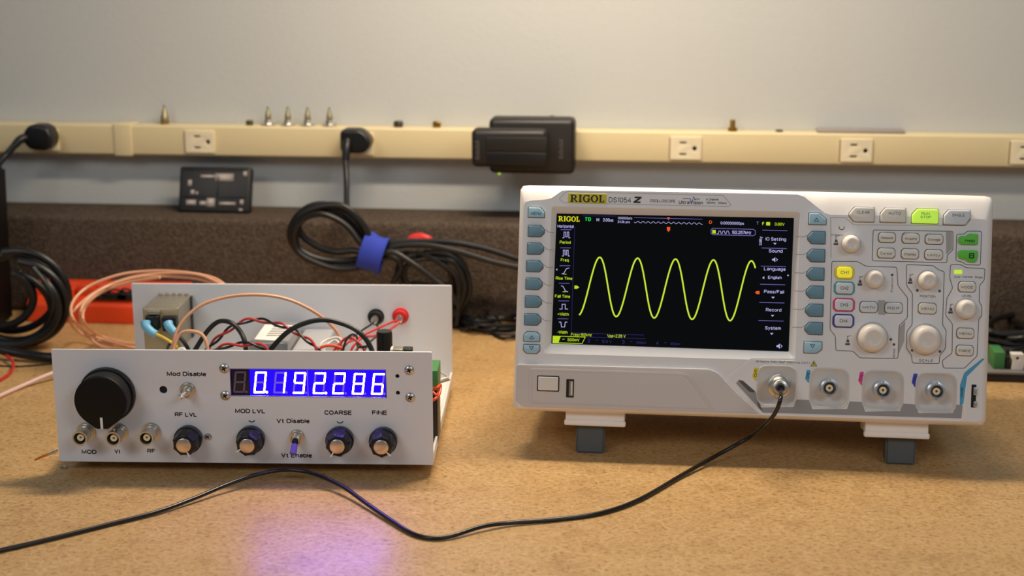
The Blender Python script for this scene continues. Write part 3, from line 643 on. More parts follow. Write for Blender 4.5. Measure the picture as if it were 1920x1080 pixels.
# ---- display
dpar = thing_parent = None
xa, za = G.pt(433, 743, 0).x, dq[3].z; xb, zb = G.pt(722, 693, 0).x, dq[1].z
b = new(); box(b, min(p.x for p in dq)-1.5, max(p.x for p in dq)+1.5, 2.6, 11, min(p.z for p in dq)-1, max(p.z for p in dq)+1); disp = gp('display_module', b, mat('display_housing', (40, 34, 60), .35), label='blue numeric display reading 0.192.286')
dl = [G.pt(431.5+i*(722.5-431.5)/8, 718, 1.5).x for i in range(9)]
zlo = dq[3].z-.2; zhi = dq[0].z+.2
SEG = {'0': 'abcdef', '1': 'bc', '2': 'abged', '8': 'abcdefg', '6': 'acdefg', '9': 'abcdfg'}
digits = [(None, False), ('0', True), ('1', False), ('9', False), ('2', True), ('2', False), ('8', False), ('6', False)]
unl, lit = new(), []
for i, (d, dp) in enumerate(digits):
    b = new(); box(b, dl[i]+.12, dl[i+1]-.12, 1.7, 2.7, zlo, zhi, .12)
    cell = gp('digit_cell', b, E_cell if d else M_cell, disp)
    # the digit, slanted
    cxx = G.pt((449.5, 487.8, 524.7, 561.3, 598.8, 635.6, 672.4, 708.6)[i], 717, 1.5).x
    pz1, pz0 = G.pt(489, 696.8+i*.22, 1.5).z, G.pt(489, 737+i*.22, 1.5).z
    hgt = pz1-pz0; wd = 7.5; th = 1.15; zc = (pz1+pz0)/2; sl = .13
    def seg(bb, k, y):
        x0, x1 = -wd/2, wd/2; h2 = hgt/2; g = .12
        R_ = {'a': (x0+g, x1-g, h2-th, h2), 'g': (x0+th*.6, x1-th*.6, -th/2, th/2), 'd': (x0+g, x1-g, -h2, -h2+th),
              'f': (x0, x0+th, .2, h2-.25), 'e': (x0, x0+th, -h2+.25, -.2), 'b': (x1-th, x1, .2, h2-.25), 'c': (x1-th, x1, -h2+.25, -.2)}[k]
        P = rpoly([(R_[0], R_[2]), (R_[1], R_[2]), (R_[1], R_[3]), (R_[0], R_[3])], .4, 2)
        vs = [bb.verts.new((cxx+x+z*sl, y, zc+z)) for x, z in P]; bb.faces.new(vs)
    L1, L0 = new(), new(); on = SEG[d] if d else ''
    for k in 'abcdefg':
        seg(L1 if k in on else L0, k, 1.62 if k in on else 1.66)
    for bb, o_ in ((L1, dp), (L0, not dp)):
        if o_:
            xx = cxx+wd/2+1.15-hgt/2*sl*.9; vs = [bb.verts.new((xx+x, 1.62, pz0+.65+z)) for x, z in circ(0, 0, .85, 12)]; bb.faces.new(vs)
    if on: gp('lit_segments', L1, E_seg, disp, merge=False)
    else: L1.free()
    gp('unlit_segments', L0, M_segb if d else M_seg, disp, merge=False)
b = new(); box(b, dl[4]-.25, dl[4]+.25, 1.3, 2.7, zlo, zhi, .05); gp('module_joint', b, mat('joint_violet_glow', (150, 110, 220), .3, emit=(120, 70, 230), estr=.35), disp)  # glow put into the joint's colour; the joint itself is no lamp
b = new(); ribbon(b, [(p.x, p.z) for p in dq], .5, -.02, True); gp('window_edge', b, M_lens, disp, merge=False)
# ---- screws
def screw(px, py, r):
    p = G.pt(px, py, -.8); b = new(); lathe(b, (p.x, .1, p.z), (0, -1, 0), [(0, r), (.7, r), (1.5, r*.75), (1.8, r*.35)], n=24)
    o = gp('screw', b, M_steel); b = new()
    for a in (.5, .5+math.pi/2):
        dx, dz = math.cos(a)*r*.5, math.sin(a)*r*.5
        obox(b, (p.x, -1.75, p.z), (dx, 0, dz), (0, .12, 0), (-dz*.28, 0, dx*.28))
    gp('cross_recess', b, M_dark, o)
for px, py, r in ((420, 691, 3.2), (422, 742, 3.2), (767, 694.5, 3.1), (769, 745.5, 3.1)): screw(px, py, r)
screw(390, 819, 2.3)
for px, py in ((472, 789), (637.5, 791)):
    p = G.pt(px, py, -.05); b = new(); vs = [(p.x+2.0*math.cos(a), p.z+.9+1.7*math.sin(a)) for a in [rad(d) for d in range(200, 345, 12)]]
    ribbon(b, vs, .8, -.06); gp('locating_hole', b, M_inkg, merge=False)
# ---- lettering
b = new()
for s, x0, x1, yc, h in (('Mod Disable', 312.6, 386.7, 701.2, 8.6), ('RF LVL', 327.7, 369.4, 777.2, 8.4), ('MOD LVL', 440.7, 497.5, 770.7, 8.6), ('Vt Disable', 518.3, 580.7, 789.3, 8.6),
                         ('Vt Enable', 527, 585, 853.8, 8.6), ('COARSE', 608, 660, 773.7, 8.6), ('FINE', 697.5, 726.3, 773.8, 8.6), ('MOD', 153, 181, 847.2, 8.2), ('Vt', 214.5, 226, 846.2, 8.2), ('RF', 276, 291.5, 845.5, 8.2)):
    b = new(); ptext(b, G, s, x0, x1, yc, h, -.06, .045); gp('lettering', b, M_ink, merge=False)
# ---- big pointer knob
c = G.pt(201.5, 739.5, -1); c2 = G.pt(192, 741, -17)
kb = new(); lathe(kb, (c.x, -.3, c.z), (0, -1, 0), [(0, 18.2), (.6, 18.6), (3.4, 18.2), (4.0, 17.6)], n=48)
bk = gp('pointer_knob', kb, M_blk, label='large black pointer knob')
tipz = G.pt(192, 800, -17).z
def kout(sc, tip):
    P = []
    for i in range(41):
        a = rad(-52-(i/40)*-284) if False else rad(-48+i*(276/40)); P.append((c.x+16.6*sc*math.cos(a), c.z+16.6*sc*math.sin(a)))
    return P+[(c.x-4.6*sc, tip+.8), (c.x-3.2*sc, tip), (c.x+3.2*sc, tip), (c.x+4.6*sc, tip+.8)]
b = new(); plate(b, [kout(1.03, c.z-18.6)], -17, -3.6, 1.2, 3); gp('knob_body', b, M_blkm, bk)
b = new(); box(b, c.x-.85, c.x+.85, -17.15, -16.5, c.z-18.4, c.z-10.6, .15); gp('pointer_line', b, M_wht, bk)
# ---- bayonet sockets
def bnc(px, py, F, par, L_=14, r=4.8, flange=True, m=M_steel, tilt=0):
    p = F.pt(px, py, -L_)
    b = new(); prof = [(0, r+1.6), (.8, r+1.6), (.9, r+.6), (2.2, r+.6), (2.3, r-.2), (L_-5, r-.2), (L_-4.8, r+.1), (L_, r+.1), (L_, r-.9), (L_-6, r-1.0)]
    lathe(b, (p.x, 0, p.z), (0, -1, 0), prof, n=32, cap=False)
    o = build('bayonet_socket', b, m, par)
    b = new()
    for s in (-1, 1): lathe(b, (p.x, -(L_-4), p.z+s*(r-.1)), (0, 0, s), [(0, .95), (1.5, .95)], n=12)
    build('bayonet_lug', b, m, o)
    b = new(); lathe(b, (p.x, -(L_-6), p.z), (0, -1, 0), [(0, r-.9), (1, r-.9)], n=24); build('socket_floor', b, M_dark, o)
    b = new(); lathe(b, (p.x, -(L_-6.5), p.z), (0, -1, 0), [(0, 2.4), (4.5, 2.3), (4.5, .9), (2, .8)], n=20, cap=False); build('insulator', b, M_outlet, o)
    b = new(); lathe(b, (p.x, -(L_-6.5), p.z), (0, -1, 0), [(0, .8), (3, .7), (3.1, .3)], n=12); build('centre_contact', b, M_brass, o)
    return p
for px, py in ((149, 822.5), (211.5, 823.5), (273.5, 822.5)): bnc(px, py, G, gen)
# ---- small knobs
def small_knob(px, py, ang):
    p = G.pt(px, py, -15.5); x, z = p.x, p.z
    b = new(); n = 72; rings = []
    for y, r, lob in ((-.6, 9.0, 0), (-3, 9.3, 0), (-5.5, 9.2, .0), (-6.5, 8.4, 0), (-7.5, 8.0, .6), (-13, 7.3, .6), (-14.6, 6.6, .3), (-15.2, 5.4, 0), (-15.2, .01, 0)):
        ring = []
        for i in range(n):
            a = 2*math.pi*i/n; q = abs(math.cos(4*(a-ang)))**6*lob*1.2
            ring.append(b.verts.new((x+(r+q)*math.cos(a), y, z+(r+q)*math.sin(a))))
        rings.append(ring)
    for A, B_ in zip(rings, rings[1:]):
        for i in range(n): b.faces.new((A[i], A[(i+1) % n], B_[(i+1) % n], B_[i]))
    b.faces.new(rings[0]); o = gp('knob', b, M_blk)
    b = new(); lathe(b, (x, -15, z), (0, -1, 0), [(0, 4.8), (.7, 4.8), (.9, 4.5)], n=40); gp('knob_cap', b, M_alu, o)
    b = new(); d = Vector((math.cos(ang), 0, math.sin(ang))); nn = Vector((-d.z, 0, d.x))
    obox(b, Vector((x, -14.6, z))+d*6.6, d*1.9, (0, .8, 0), nn*.42); gp('pointer_line', b, M_wht, o)
for px, py, a in ((344, 835.6, -66), (463, 836.3, -150), (632, 837.5, -122), (714.5, 838.8, -45)): small_knob(px, py, rad(a))
# ---- toggles
def toggle(px, py, dirv, Lh, sleeve=None):
    p = G.pt(px, py, -2); x, z = p.x, p.z
    b = new(); lathe(b, (x, 0, z), (0, -1, 0), [(0, 5.2), (.7, 5.2), (.8, 4.7), (2.6, 4.6), (2.7, 3.3), (6.5, 3.2), (7, 2.6)], n=24)
    o = gp('toggle_switch', b, M_steel)
    d = Vector(dirv).normalized(); s0 = Vector((x, -6, z))
    b = new(); lathe(b, s0, d, [(0, 1.1), (Lh*.6, 1.5), (Lh, 1.7), (Lh+.8, 1.0)], n=16); gp('toggle_lever', b, M_chrome, o)
    if sleeve:
        b = new(); lathe(b, s0+d*3.4, d, [(0, 2.0), (Lh-2, 2.3), (Lh-1.6, 1.9)], n=16); gp('lever_sleeve', b, sleeve, o)
        b = new(); lathe(b, s0, d, [(0, 2.2), (3.4, 1.9)], n=16); gp('lever_boot', b, M_blk, o)
toggle(351, 732.6, (-.25, -1, -.12), 7)
toggle(556, 821, (-.06, -.62, -.62), 8.5, M_purp)
# ---- inlet filter on the rear panel
pf0, pf1 = G.pt(267, 577.5, GD-44), G.pt(334, 580, GD-44); zt = pf0.z
x0, x1 = pf0.x, pf1.x
b = new(); box(b, x0, x1, GD-44, GD-1.6, zt-33, zt, .8); inl = gp('inlet_filter', b, M_tin, label='tin plated mains inlet filter')
b = new(); box(b, x0+1, x1-1, GD-44.4, GD-43.8, zt-32, zt-1.2, .2); gp('end_face', b, mat('tan_filter_face', (176, 160, 130), .5, .3), inl)
b = new(); box(b, x1-.1, x1+.5, GD-8, GD-2, zt-33, zt-.5, .1); gp('edge_gasket', b, M_rub, inl)
for i in range(5):
    b = new(); box(b, x0+2+i*5, x0+4.2+i*5, GD-4.2, GD-1.4, zt-.3, zt+1.7, .5); gp('crimp_tab', b, M_tin, inl)
def gw(px, py, y): return G.pt(px, py, y)
p = gw(301, 604, GD-48)
b = new(); box(b, p.x-11, p.x-1, GD-50, GD-43.8, p.z-6, p.z+5, 1); box(b, p.x+1.5, p.x+12, GD-50, GD-43.8, p.z-7, p.z+4.5, 1); gp('terminal_block', b, M_blk, inl)
b = new(); q = gw(287, 585, GD-47); box(b, q.x-4, q.x+5, GD-49, GD-43.8, q.z-1.5, q.z+1.2, .3); gp('spade_tab', b, M_tin, inl)
b = new(); tube(b, [gw(273, 603, GD-53), gw(274, 612, GD-55), gw(284, 622, GD-56), gw(293, 627, GD-57)], lambda u: 3.6-.7*u, 12); gp('blue_crimp_terminal', b, M_crimp)
b = new(); tube(b, [gw(315, 605, GD-53), gw(317, 612, GD-55), gw(324, 620, GD-56), gw(330, 624, GD-57)], lambda u: 3.6-.8*u, 12); gp('blue_crimp_terminal', b, M_crimp)
b = new(); tube(b, [gw(291, 626, GD-57), gw(303, 631, GD-58), gw(318, 640, GD-60), gw(332, 650, GD-62), gw(340, 665, GD-62)], 1.2, 8); gp('yellow_wire', b, M_yelw)
b = new(); tube(b, [gw(328, 625, GD-57), gw(336, 631, GD-60), gw(346, 643, GD-62), gw(356, 660, GD-62)], 1.5, 8); gp('black_wire', b, M_rub)
b = new(); tube(b, [gw(312, 660, GD-62), gw(316, 648, GD-60), gw(322, 645, GD-60), gw(326, 662, GD-62)], 1.0, 8); gp('black_wire', b, M_rub)
# ---- power supply module
pz = 50.5
a0, a1 = G.ptz(466, 643, pz), G.ptz(537, 646, pz); bk_ = G.ptz(495, 603, pz)
b = new(); box(b, a0.x, a1.x, a0.y, min(bk_.y, GD-3), 1.6, pz, .8); psu = gp('power_module', b, mat('galvanised_case', (168, 168, 170), .4, .6, .05, 60))
b = new(); L4 = [G.ptz(x, y, pz+.15) for x, y in ((497, 608), (551, 610), (522, 639), (477, 636))]
b.faces.new([b.verts.new(v) for v in L4]); gp('paper_label', b, M_paper, psu)
b = new()
for x0_, y0_, x1_, y1_ in ((512, 612, 545, 613), (510, 616, 542, 617), (506, 620, 538, 621), (503, 624, 533, 625), (500, 628, 530, 629), (488, 612, 500, 636)):
    vs = [G.ptz(x, y, pz+.25) for x, y in ((x0_, y0_), (x1_, y0_+.4), (x1_-1, y1_+.6), (x0_-1, y1_+.4))]
    if x1_-x0_ > 15: b.faces.new([b.verts.new(v) for v in vs])
gp('label_print', b, M_inkg, psu, merge=False)
b = new(); a2 = G.ptz(600, 655, 40); box(b, a1.x+1, a2.x+4, a0.y+6, GD-6, 1.6, 43, 2); gp('capacitor_housing', b, mat('clear_grey', (176, 176, 180), .3), psu)
# circuit board inside
b = new(); box(b, 96, 236, 22, 96, 8, 9.6, .3); gp('circuit_board', b, mat('board_green', (50, 96, 66), .5))
b = new(); box(b, 20, 90, 22, 110, 8, 9.6, .3); gp('circuit_board', b, MATS['board_green'])
q = gw(721, 650, 112); b = new(); zt_ = gw(721, 618, 112).z; lathe(b, (q.x, 112, 9), (0, 0, 1), [(0, 5.4), (.6, 5.8), (zt_-12, 5.8), (zt_-10, 5.4)], n=28); gp('black_capacitor', b, M_blk)
for px, m_, w_ in ((748, M_tin, 4.5), (764, M_blk, 3.5), (739, M_pwhite, 2.5)):
    q = gw(px, 655, 70); b = new(); box(b, q.x-w_, q.x+w_, 66, 74, 9.6, gw(px, 652, 70).z, .6); gp('board_component', b, m_)
# right hand terminals beyond the panel edge
q = gw(813, 700, 42); b = new(); box(b, q.x-9, q.x+3.2, 36, 62, gw(813, 728, 42).z, gw(813, 690, 42).z, .6); gp('green_terminal_block', b, M_green2)
b = new(); box(b, q.x-9, q.x+2.8, 36, 62, 1.5, gw(813, 728, 42).z, .6); gp('terminal_support', b, M_blk)
for k, (pts, m_, r_) in enumerate((([(812, 729, 30), (820, 727, 28), (826, 722, 34), (824, 738, 28), (816, 748, 22), (806, 752, 22)], M_orange, 1.0), ([(812, 735, 26), (819, 741, 24), (822, 733, 30)], MATS['orange_plastic'], .8),
                                   ([(818, 692, 66), (828, 699, 72), (839, 707, 80), (826, 712, 66), (820, 716, 60)], M_wht, .9), ([(822, 718, 60), (832, 715, 70), (842, 712, 84)], M_tin, .8))):
    b = new(); tube(b, [gw(*p_) for p_ in pts], r_, 8); gp(('orange_wire', 'orange_wire', 'white_wire', 'bare_wire')[k], b, m_)
# ---- binding posts
for (p_, m_, nm) in ((post[0], M_blk, 'black_binding_post'), (post[1], M_red, 'red_binding_post')):
    b = new(); lathe(b, (p_.x, GD-1.6, p_.z), (0, -1, 0), [(0, 6.4), (1.4, 6.4), (1.6, 5.6), (5, 5.4), (5.6, 4.6)], n=28); o = gp(nm, b, m_)
    b = new(); lathe(b, (p_.x, GD-7, p_.z), (0, -1, 0), [(0, 2.7), (6, 2.7), (6.2, 2)], n=20); gp('post_stud', b, M_chrome, o)
    b = new(); lathe(b, (p_.x, GD, p_.z), (0, 1, 0), [(0, 6), (12, 6), (12.5, 5)], n=24); gp('post_cap', b, m_, o)
# ---- wires
def wire(nm, pts, r, m_): b = new(); tube(b, [gw(*p_) for p_ in pts], r, 8); gp(nm, b, m_)
wire('coax_wire', [(318, 675, 95), (324, 648, 98), (333, 618, 102), (352, 592, 106), (380, 571, 110), (420, 558, 114), (460, 553, 116), (503, 554, 118), (545, 563, 120), (585, 582, 122), (615, 604, 124), (635, 628, 124), (648, 665, 122)], 1.25, M_tan)
wire('coax_wire', [(322, 670, 92), (330, 640, 96), (341, 624, 98), (360, 621, 98), (378, 627, 98), (387, 642, 96), (391, 670, 94)], 1.25, M_tan)
wire('black_cable', [(355, 675, 100), (369, 651, 102), (388, 622, 104), (406, 605, 106), (422, 602, 106), (438, 608, 104), (452, 624, 102), (460, 645, 98), (462, 675, 96)], 1.8, M_rub)
wire('black_cable', [(495, 680, 88), (508, 655, 90), (540, 622, 94), (575, 605, 98), (610, 600, 100), (645, 608, 100), (672, 622, 98), (692, 645, 96), (705, 680, 92)], 1.9, M_rub)
def twisted(pts, r=.95, rr=1.3, per=26, ph=0):
    P = spline([gw(*p_) for p_ in pts], 14); L_ = 0; A, B_ = [], []
    for i, p_ in enumerate(P):
        if i: L_ += (P[i]-P[i-1]).length
        t = (P[min(i+1, len(P)-1)]-P[max(i-1, 0)]); a, c_ = perp(t); th = 2*math.pi*L_/per+ph
        o_ = a*math.cos(th)+c_*math.sin(th); A.append(p_+o_*rr); B_.append(p_-o_*rr)
    for q_, m_, nm in ((A, M_redw, 'red_wire'), (B_, M_rub, 'black_wire')):
        b = new(); tube(b, q_, r, 8, smooth=False); gp(nm, b, m_)
twisted([(378, 675, 112), (393, 650, 114), (416, 628, 116), (440, 611, 118), (463, 601, 120), (486, 600, 120), (512, 606, 118), (540, 614, 116), (566, 630, 112), (590, 648, 108), (604, 672, 106)])
twisted([(390, 668, 76), (410, 653, 78), (432, 647, 80), (456, 645, 80), (480, 646, 80), (500, 655, 80), (512, 672, 78)], ph=1)
wire('red_wire', [(749, 600, GD-12), (735, 604, GD-16), (712, 614, 150), (688, 625, 140), (668, 636, 130), (648, 645, 120), (636, 665, 118)], .95, M_redw)
wire('red_wire', [(749, 602, GD-12), (740, 612, GD-18), (720, 624, 150), (700, 630, 140), (680, 633, 130), (662, 650, 122), (655, 670, 118)], .95, M_redw)
wire('red_wire', [(620, 665, 110), (634, 648, 112), (646, 636, 114), (662, 634, 114), (672, 643, 112), (668, 658, 110), (652, 668, 108)], .95, M_redw)
wire('red_wire', [(630, 668, 108), (640, 642, 112), (655, 632, 112), (670, 640, 110), (682, 655, 108), (688, 670, 108)], .95, M_redw)
wire('black_wire', [(701, 604, GD-14), (692, 611, GD-20), (678, 620, 150), (662, 632, 140), (645, 650, 130)], .8, M_rub)
wire('black_wire', [(705, 606, GD-12), (710, 618, GD-16), (706, 630, 160), (690, 645, 150), (680, 665, 140)], .8, M_rub)
wire('black_wire', [(640, 670, 104), (648, 640, 108), (658, 628, 112), (668, 630, 112), (672, 650, 108), (690, 650, 106), (704, 662, 104)], .9, M_rub)
wire('white_wire', [(598, 660, 112), (602, 645, 116), (614, 637, 120), (632, 633, 122), (642, 640, 118), (646, 660, 114)], .9, M_pwhite)
wire('white_wire', [(606, 662, 110), (612, 648, 114), (628, 638, 118), (640, 648, 112)], .8, M_pwhite)
wire('orange_wire', [(600, 652, 108), (615, 648, 108), (632, 650, 108), (645, 655, 108)], 1.1, M_orange)
wire('white_wire', [(330, 668, 88), (336, 656, 90), (345, 655, 90), (350, 668, 88)], 1.2, M_pwhite)

# ================================================================== the oscilloscope
sc = thing('oscilloscope', 'white benchtop oscilloscope with a sine wave on its screen', 'oscilloscope', frame=SC)
def sp(name, bm, m, par=None, **k): return build(name, bm, m, par or sc, **k)
YF = -1.3                          # front face
def X(px, py, y=YF): p = SC.pt(px, py, y); return (p.x, p.z)
pairs = [((962, 757), (969, 755)), ((964, 765), (971, 761)), ((973, 769), (977, 763)), ((1200, 776.5), (1200, 770)), ((1430, 784.5), (1430, 778)), ((1640, 792), (1640, 785)), ((1790, 797.5), (1790, 790)),
         ((1826, 799), (1823, 790.5)), ((1841, 799), (1835, 790)), ((1848, 790), (1840.5, 783)), ((1851, 700), (1843, 700)), ((1854, 600), (1846, 600)), ((1859, 480), (1850, 480)),
         ((1861.5, 390), (1852, 422)), ((1861, 376), (1849, 413)), ((1857, 370), (1844, 411)), ((1846, 367.5), (1832, 410.5)), ((1740, 364.5), (1740, 407)), ((1640, 362), (1640, 404)), ((1556, 360.3), (1556, 402.5)),
         ((1547, 360), (1546, 399)), ((1512, 359), (1508, 369)), ((1498, 359), (1495, 364.5)), ((1300, 353.8), (1300, 360.5)), ((1066, 348.8), (1066, 356.5)), ((1056, 348.6), (1054, 357.5)), ((1040, 348.4), (1034, 371.5)), ((1028, 348.2), (1024, 374)),
         ((992, 347.5), (996, 376)), ((981, 349), (985, 379)), ((976, 356), (982, 387)), ((972, 480), (979, 480)), ((968, 600), (975, 600))]
inner = [X(*p[1]) for p in pairs]; outer = [X(p[0][0], p[0][1], 6) for p in pairs]
b = new(); rings = []; K = 7
for k in range(K+1):
    t = k/K; rings.append([])
    for i_, o_ in zip(inner, outer):
        yy = YF+(6-YF)*(.45*t+.55*(1-math.sqrt(max(0, 1-t**2.6))))
        rings[-1].append(b.verts.new((i_[0]+(o_[0]-i_[0])*t, yy, i_[1]+(o_[1]-i_[1])*t)))
cx0 = 156.5; cz0 = 76
for yy, s in ((26, 1.0), (28, .985), (30, .97), (118, .93), (122, .9)):
    rings.append([b.verts.new((cx0+(o_[0]-cx0)*s, yy, cz0+(o_[1]-cz0)*s)) for o_ in outer])
n = len(pairs)
for A, B_ in zip(rings, rings[1:]):
    for i in range(n): b.faces.new((A[i], A[(i+1) % n], B_[(i+1) % n], B_[i]))
b.faces.new(rings[-1]); sp('housing', b, M_shell, ang=40)
# screen opening
ho = [(1034.5, 386.5), (1501, 397), (1491, 677), (1019, 663)]; hi = [(1044, 400.5), (1488.5, 409), (1478.5, 659), (1034, 644)]
hol = [X(*p) for p in ho]; YS = 4.0
sockets = []
for (x0, y0, x1, y1) in ((1418, 685, 1495, 762), (1516.5, 690, 1592.5, 766), (1615.5, 694.5, 1695, 771), (1715.5, 699, 1794.5, 775)):
    sockets.append(SC.rect(x0, y0, x1, y1, YF))
def sock_loop(s, k=1.0, n=40):
    cx, cz, wd, h = s; out = []
    for i in range(n):
        a = 2*math.pi*i/n; ca, sa = math.cos(a), math.sin(a); e = 2/4.6
        out.append((cx+wd/2*k*math.copysign(abs(ca)**e, ca), cz+h/2*k*math.copysign(abs(sa)**e, sa)))
    return out
b = new(); plate(b, [inner, hol]+[sock_loop(s, 1.0) for s in sockets], YF-.02, YF+1.6, 0); sp('front_panel', b, M_face)
b = new(); O = []; ribs = []
bz = [(hol, YF-.02), ([(p[0]*.96+q[0]*.04, p[1]*.96+q[1]*.04) for p, q in zip(hol, [X(x, y, YS) for x, y in hi])], YF+.1), ([X(x, y, YS) for x, y in hi], YS)]
lo = [rpoly(l, (3 if i < 2 else 1), 4) for i, (l, _) in enumerate(bz)]
lo[0] = [p for c_ in hol for p in [c_]*5]
rg = [[b.verts.new((p[0], bz[i][1], p[1])) for p in l] for i, l in enumerate(lo)]
for A, B_ in zip(rg, rg[1:]):
    for i in range(len(A)):
        try: b.faces.new((A[i], A[(i+1) % len(A)], B_[(i+1) % len(A)], B_[i]))
        except ValueError: pass
sp('screen_bezel', b, M_face, ang=30)
b = new(); sv = [X(x, y, YS) for x, y in hi]; plate(b, [sv], YS-.25, YS+1.5, 0); screen = sp('screen', b, M_screen, label='black screen showing a yellow green sine wave')
# ---- screen contents
ES = YS-.32
def SX(px, py): p = SC.pt(px, py, ES); return (p.x, p.z)
pts = []
for i in range(561):
    u = -.545+i*(4.665)/560; x = 1124.5+71.1*(u-.065*math.sin(math.pi*u)**2)
    k = (1+math.cos(2*math.pi*u))/2; top = 482.5+(x-1124)*.0235; bot = 593.5+(x-1155)*.036
    pts.append((x, bot+(top-bot)*k))
pts = [p for p in pts if 1085.5 <= p[0] <= 1416.5]
b = new(); ribbon(b, [SX(*p) for p in pts], 1.0, ES); sp('waveform_trace', b, E_trace, screen, merge=False)
groups = {}
SOLO = {'org': 'trigger_marker', 'line': 'screen_line'}
def grp(col):
    if col in SOLO: groups.setdefault(col, []).append(new()); return groups[col][-1]
    return groups.setdefault(col, new())
def st(col, s, x0, x1, yc, h, bold=.012, rot=0, sh=0):
    bm_ = grp(col); ptext(bm_, SC, s, x0, x1, yc, h, ES, bold, rot, sh)
def sl(col, ptsl, wd=.4, closed=False): ribbon(grp(col), [SX(*p) for p in ptsl], wd, ES, closed)
def sf(col, ptsl):
    bm_ = grp(col); bm_.faces.new([bm_.verts.new((SX(*p)[0], ES, SX(*p)[1])) for p in ptsl])
# serif wordmark
def slab(bm_, x0, x1, yc, h, F, y, bold=1.0):
    c = F.pt((x0+x1)/2, yc, y); sc_ = (F.pt((x0+x1)/2+10, yc, y)-c).length/10; Wd = (x1-x0)*sc_; H = h*sc_
    unit = Wd/4.62; ox = c.x-Wd/2; oz = c.z-H/2
    def poly(P, ux): bm_.faces.new([bm_.verts.new((ox+(ux+p[0])*unit, y, oz+p[1]*H)) for p in P])
    def rc(a, b_, c_, d_, ux): poly([(a, c_), (b_, c_), (b_, d_), (a, d_)], ux)
    def ring(cx, cz, rx, rz, tx, tz, a0, a1, ux, n=14):
        for i in range(n):
            A0, A1 = rad(a0+(a1-a0)*i/n), rad(a0+(a1-a0)*(i+1)/n)
            poly([(cx+rx*math.cos(A0), cz+rz*math.sin(A0)), (cx+rx*math.cos(A1), cz+rz*math.sin(A1)), (cx+(rx-tx)*math.cos(A1), cz+(rz-tz)*math.sin(A1)), (cx+(rx-tx)*math.cos(A0), cz+(rz-tz)*math.sin(A0))], ux)
    s = .13
    def stem(ux, x=.14, wd=.26, l=.12, r=.12): rc(x, x+wd, 0, 1, ux); rc(x-l, x+wd+r, 0, s*.8, ux); rc(x-l, x+wd+r, 1-s*.8, 1, ux)
    stem(0, .12); rc(.3, .55, .88, 1, 0); rc(.3, .55, .42, .54, 0); ring(.55, .71, .34, .29, .24, .14, -90, 90, 0); poly([(.42, .46), (.66, .46), (1.0, .1), (1.08, 0), (.78, 0)], 0)
    stem(1.14, .12, .26); 
    ring(.5, .5, .5, .52, .25, .14, 42, 318, 1.72, 20); rc(.62, 1.02, .40, .52, 1.72); rc(.70, .94, .04, .45, 1.72); rc(.78, .92, .62, .98, 1.72)
    ring(.52, .5, .52, .52, .26, .13, 0, 360, 2.80, 28)
    stem(3.90, .12, .24, .1, .1); rc(.2, .74, 0, .13, 3.90); rc(.62, .76, 0, .32, 3.90)
slab(groups.setdefault('yel', new()), 1047, 1086.5, 410.5, 9.6, SC, ES)
st('grn', "T'D", 1096.5, 1108, 411, 7.2, .04); st('lav', 'H', 1118.5, 1123.5, 412, 6.5, .03); st('lav', '2.00us', 1130.5, 1150, 412.5, 6)
st('lav', '1.000GSa/s', 1158, 1185.5, 409, 4.6); st('lav', '24.0k pts', 1158, 1181, 416, 4.6)
sl('navy', [(1092, 404.6), (1156, 405.2)], .35); sl('line', [(1189, 408), (1317, 411)], .3)
sl('lav', [(1189+i*1.6, 416.3+.024*i*1.6+1.6*math.sin(i*1.05)) for i in range(81)], .28)
sf('org', [(1250.5, 407.5), (1256.5, 407.5), (1253.5, 413)]); sf('org', [(1250.5, 425.5), (1256.5, 425.5), (1256.5, 431), (1253.5, 435), (1250.5, 431)])
st('org', 'D', 1329.5, 1335, 416.5, 6, .03); st('lav', '0.00000000ps', 1351, 1395, 418.5, 5.2); st('line', 'T', 1418, 1423, 418.5, 6, .02)
st('ygrn', 'f', 1428, 1433, 419.5, 6.5, .03); sf('ygrn', [(1436.5, 416.3), (1444, 416.4), (1444, 422.8), (1436.5, 422.6)]); st('ygrn', '0.00V', 1452.5, 1471, 420.3, 5.6)
bx = [(1336, 428), (1413, 430), (1416.5, 433), (1416.5, 439), (1413, 442), (1336.5, 440), (1333.2, 437), (1333.2, 431)]
sl('line', bx, .45, True); sf('ygrn', [(1335.5, 431), (1342, 431.2), (1342, 438), (1335.5, 437.8)])
sl('lav', [(1344, 438), (1347, 438), (1348, 433), (1351, 433), (1352, 438), (1354, 438), (1355.5, 433), (1358, 433), (1359.5, 438), (1361.5, 438), (1363, 433), (1365.5, 433), (1367, 438), (1368.5, 438)], .3)
st('lav', '192.287kHz', 1372, 1408.5, 435.8, 6)
st('lav', 'Horizontal', 1045.5, 1075.5, 424.3, 5.6)
rows = [(444, 'Period', 1049.5, 1070, 454.3), (478, 'Freq', 1051.5, 1066.5, 487.5), (511.5, 'Rise Time', 1042, 1073, 521.8), (544.5, 'Fall Time', 1040.5, 1069, 555.5), (577.5, '+Width', 1045, 1066.5, 589), (611, '-Width', 1044.5, 1064, 622.8)]
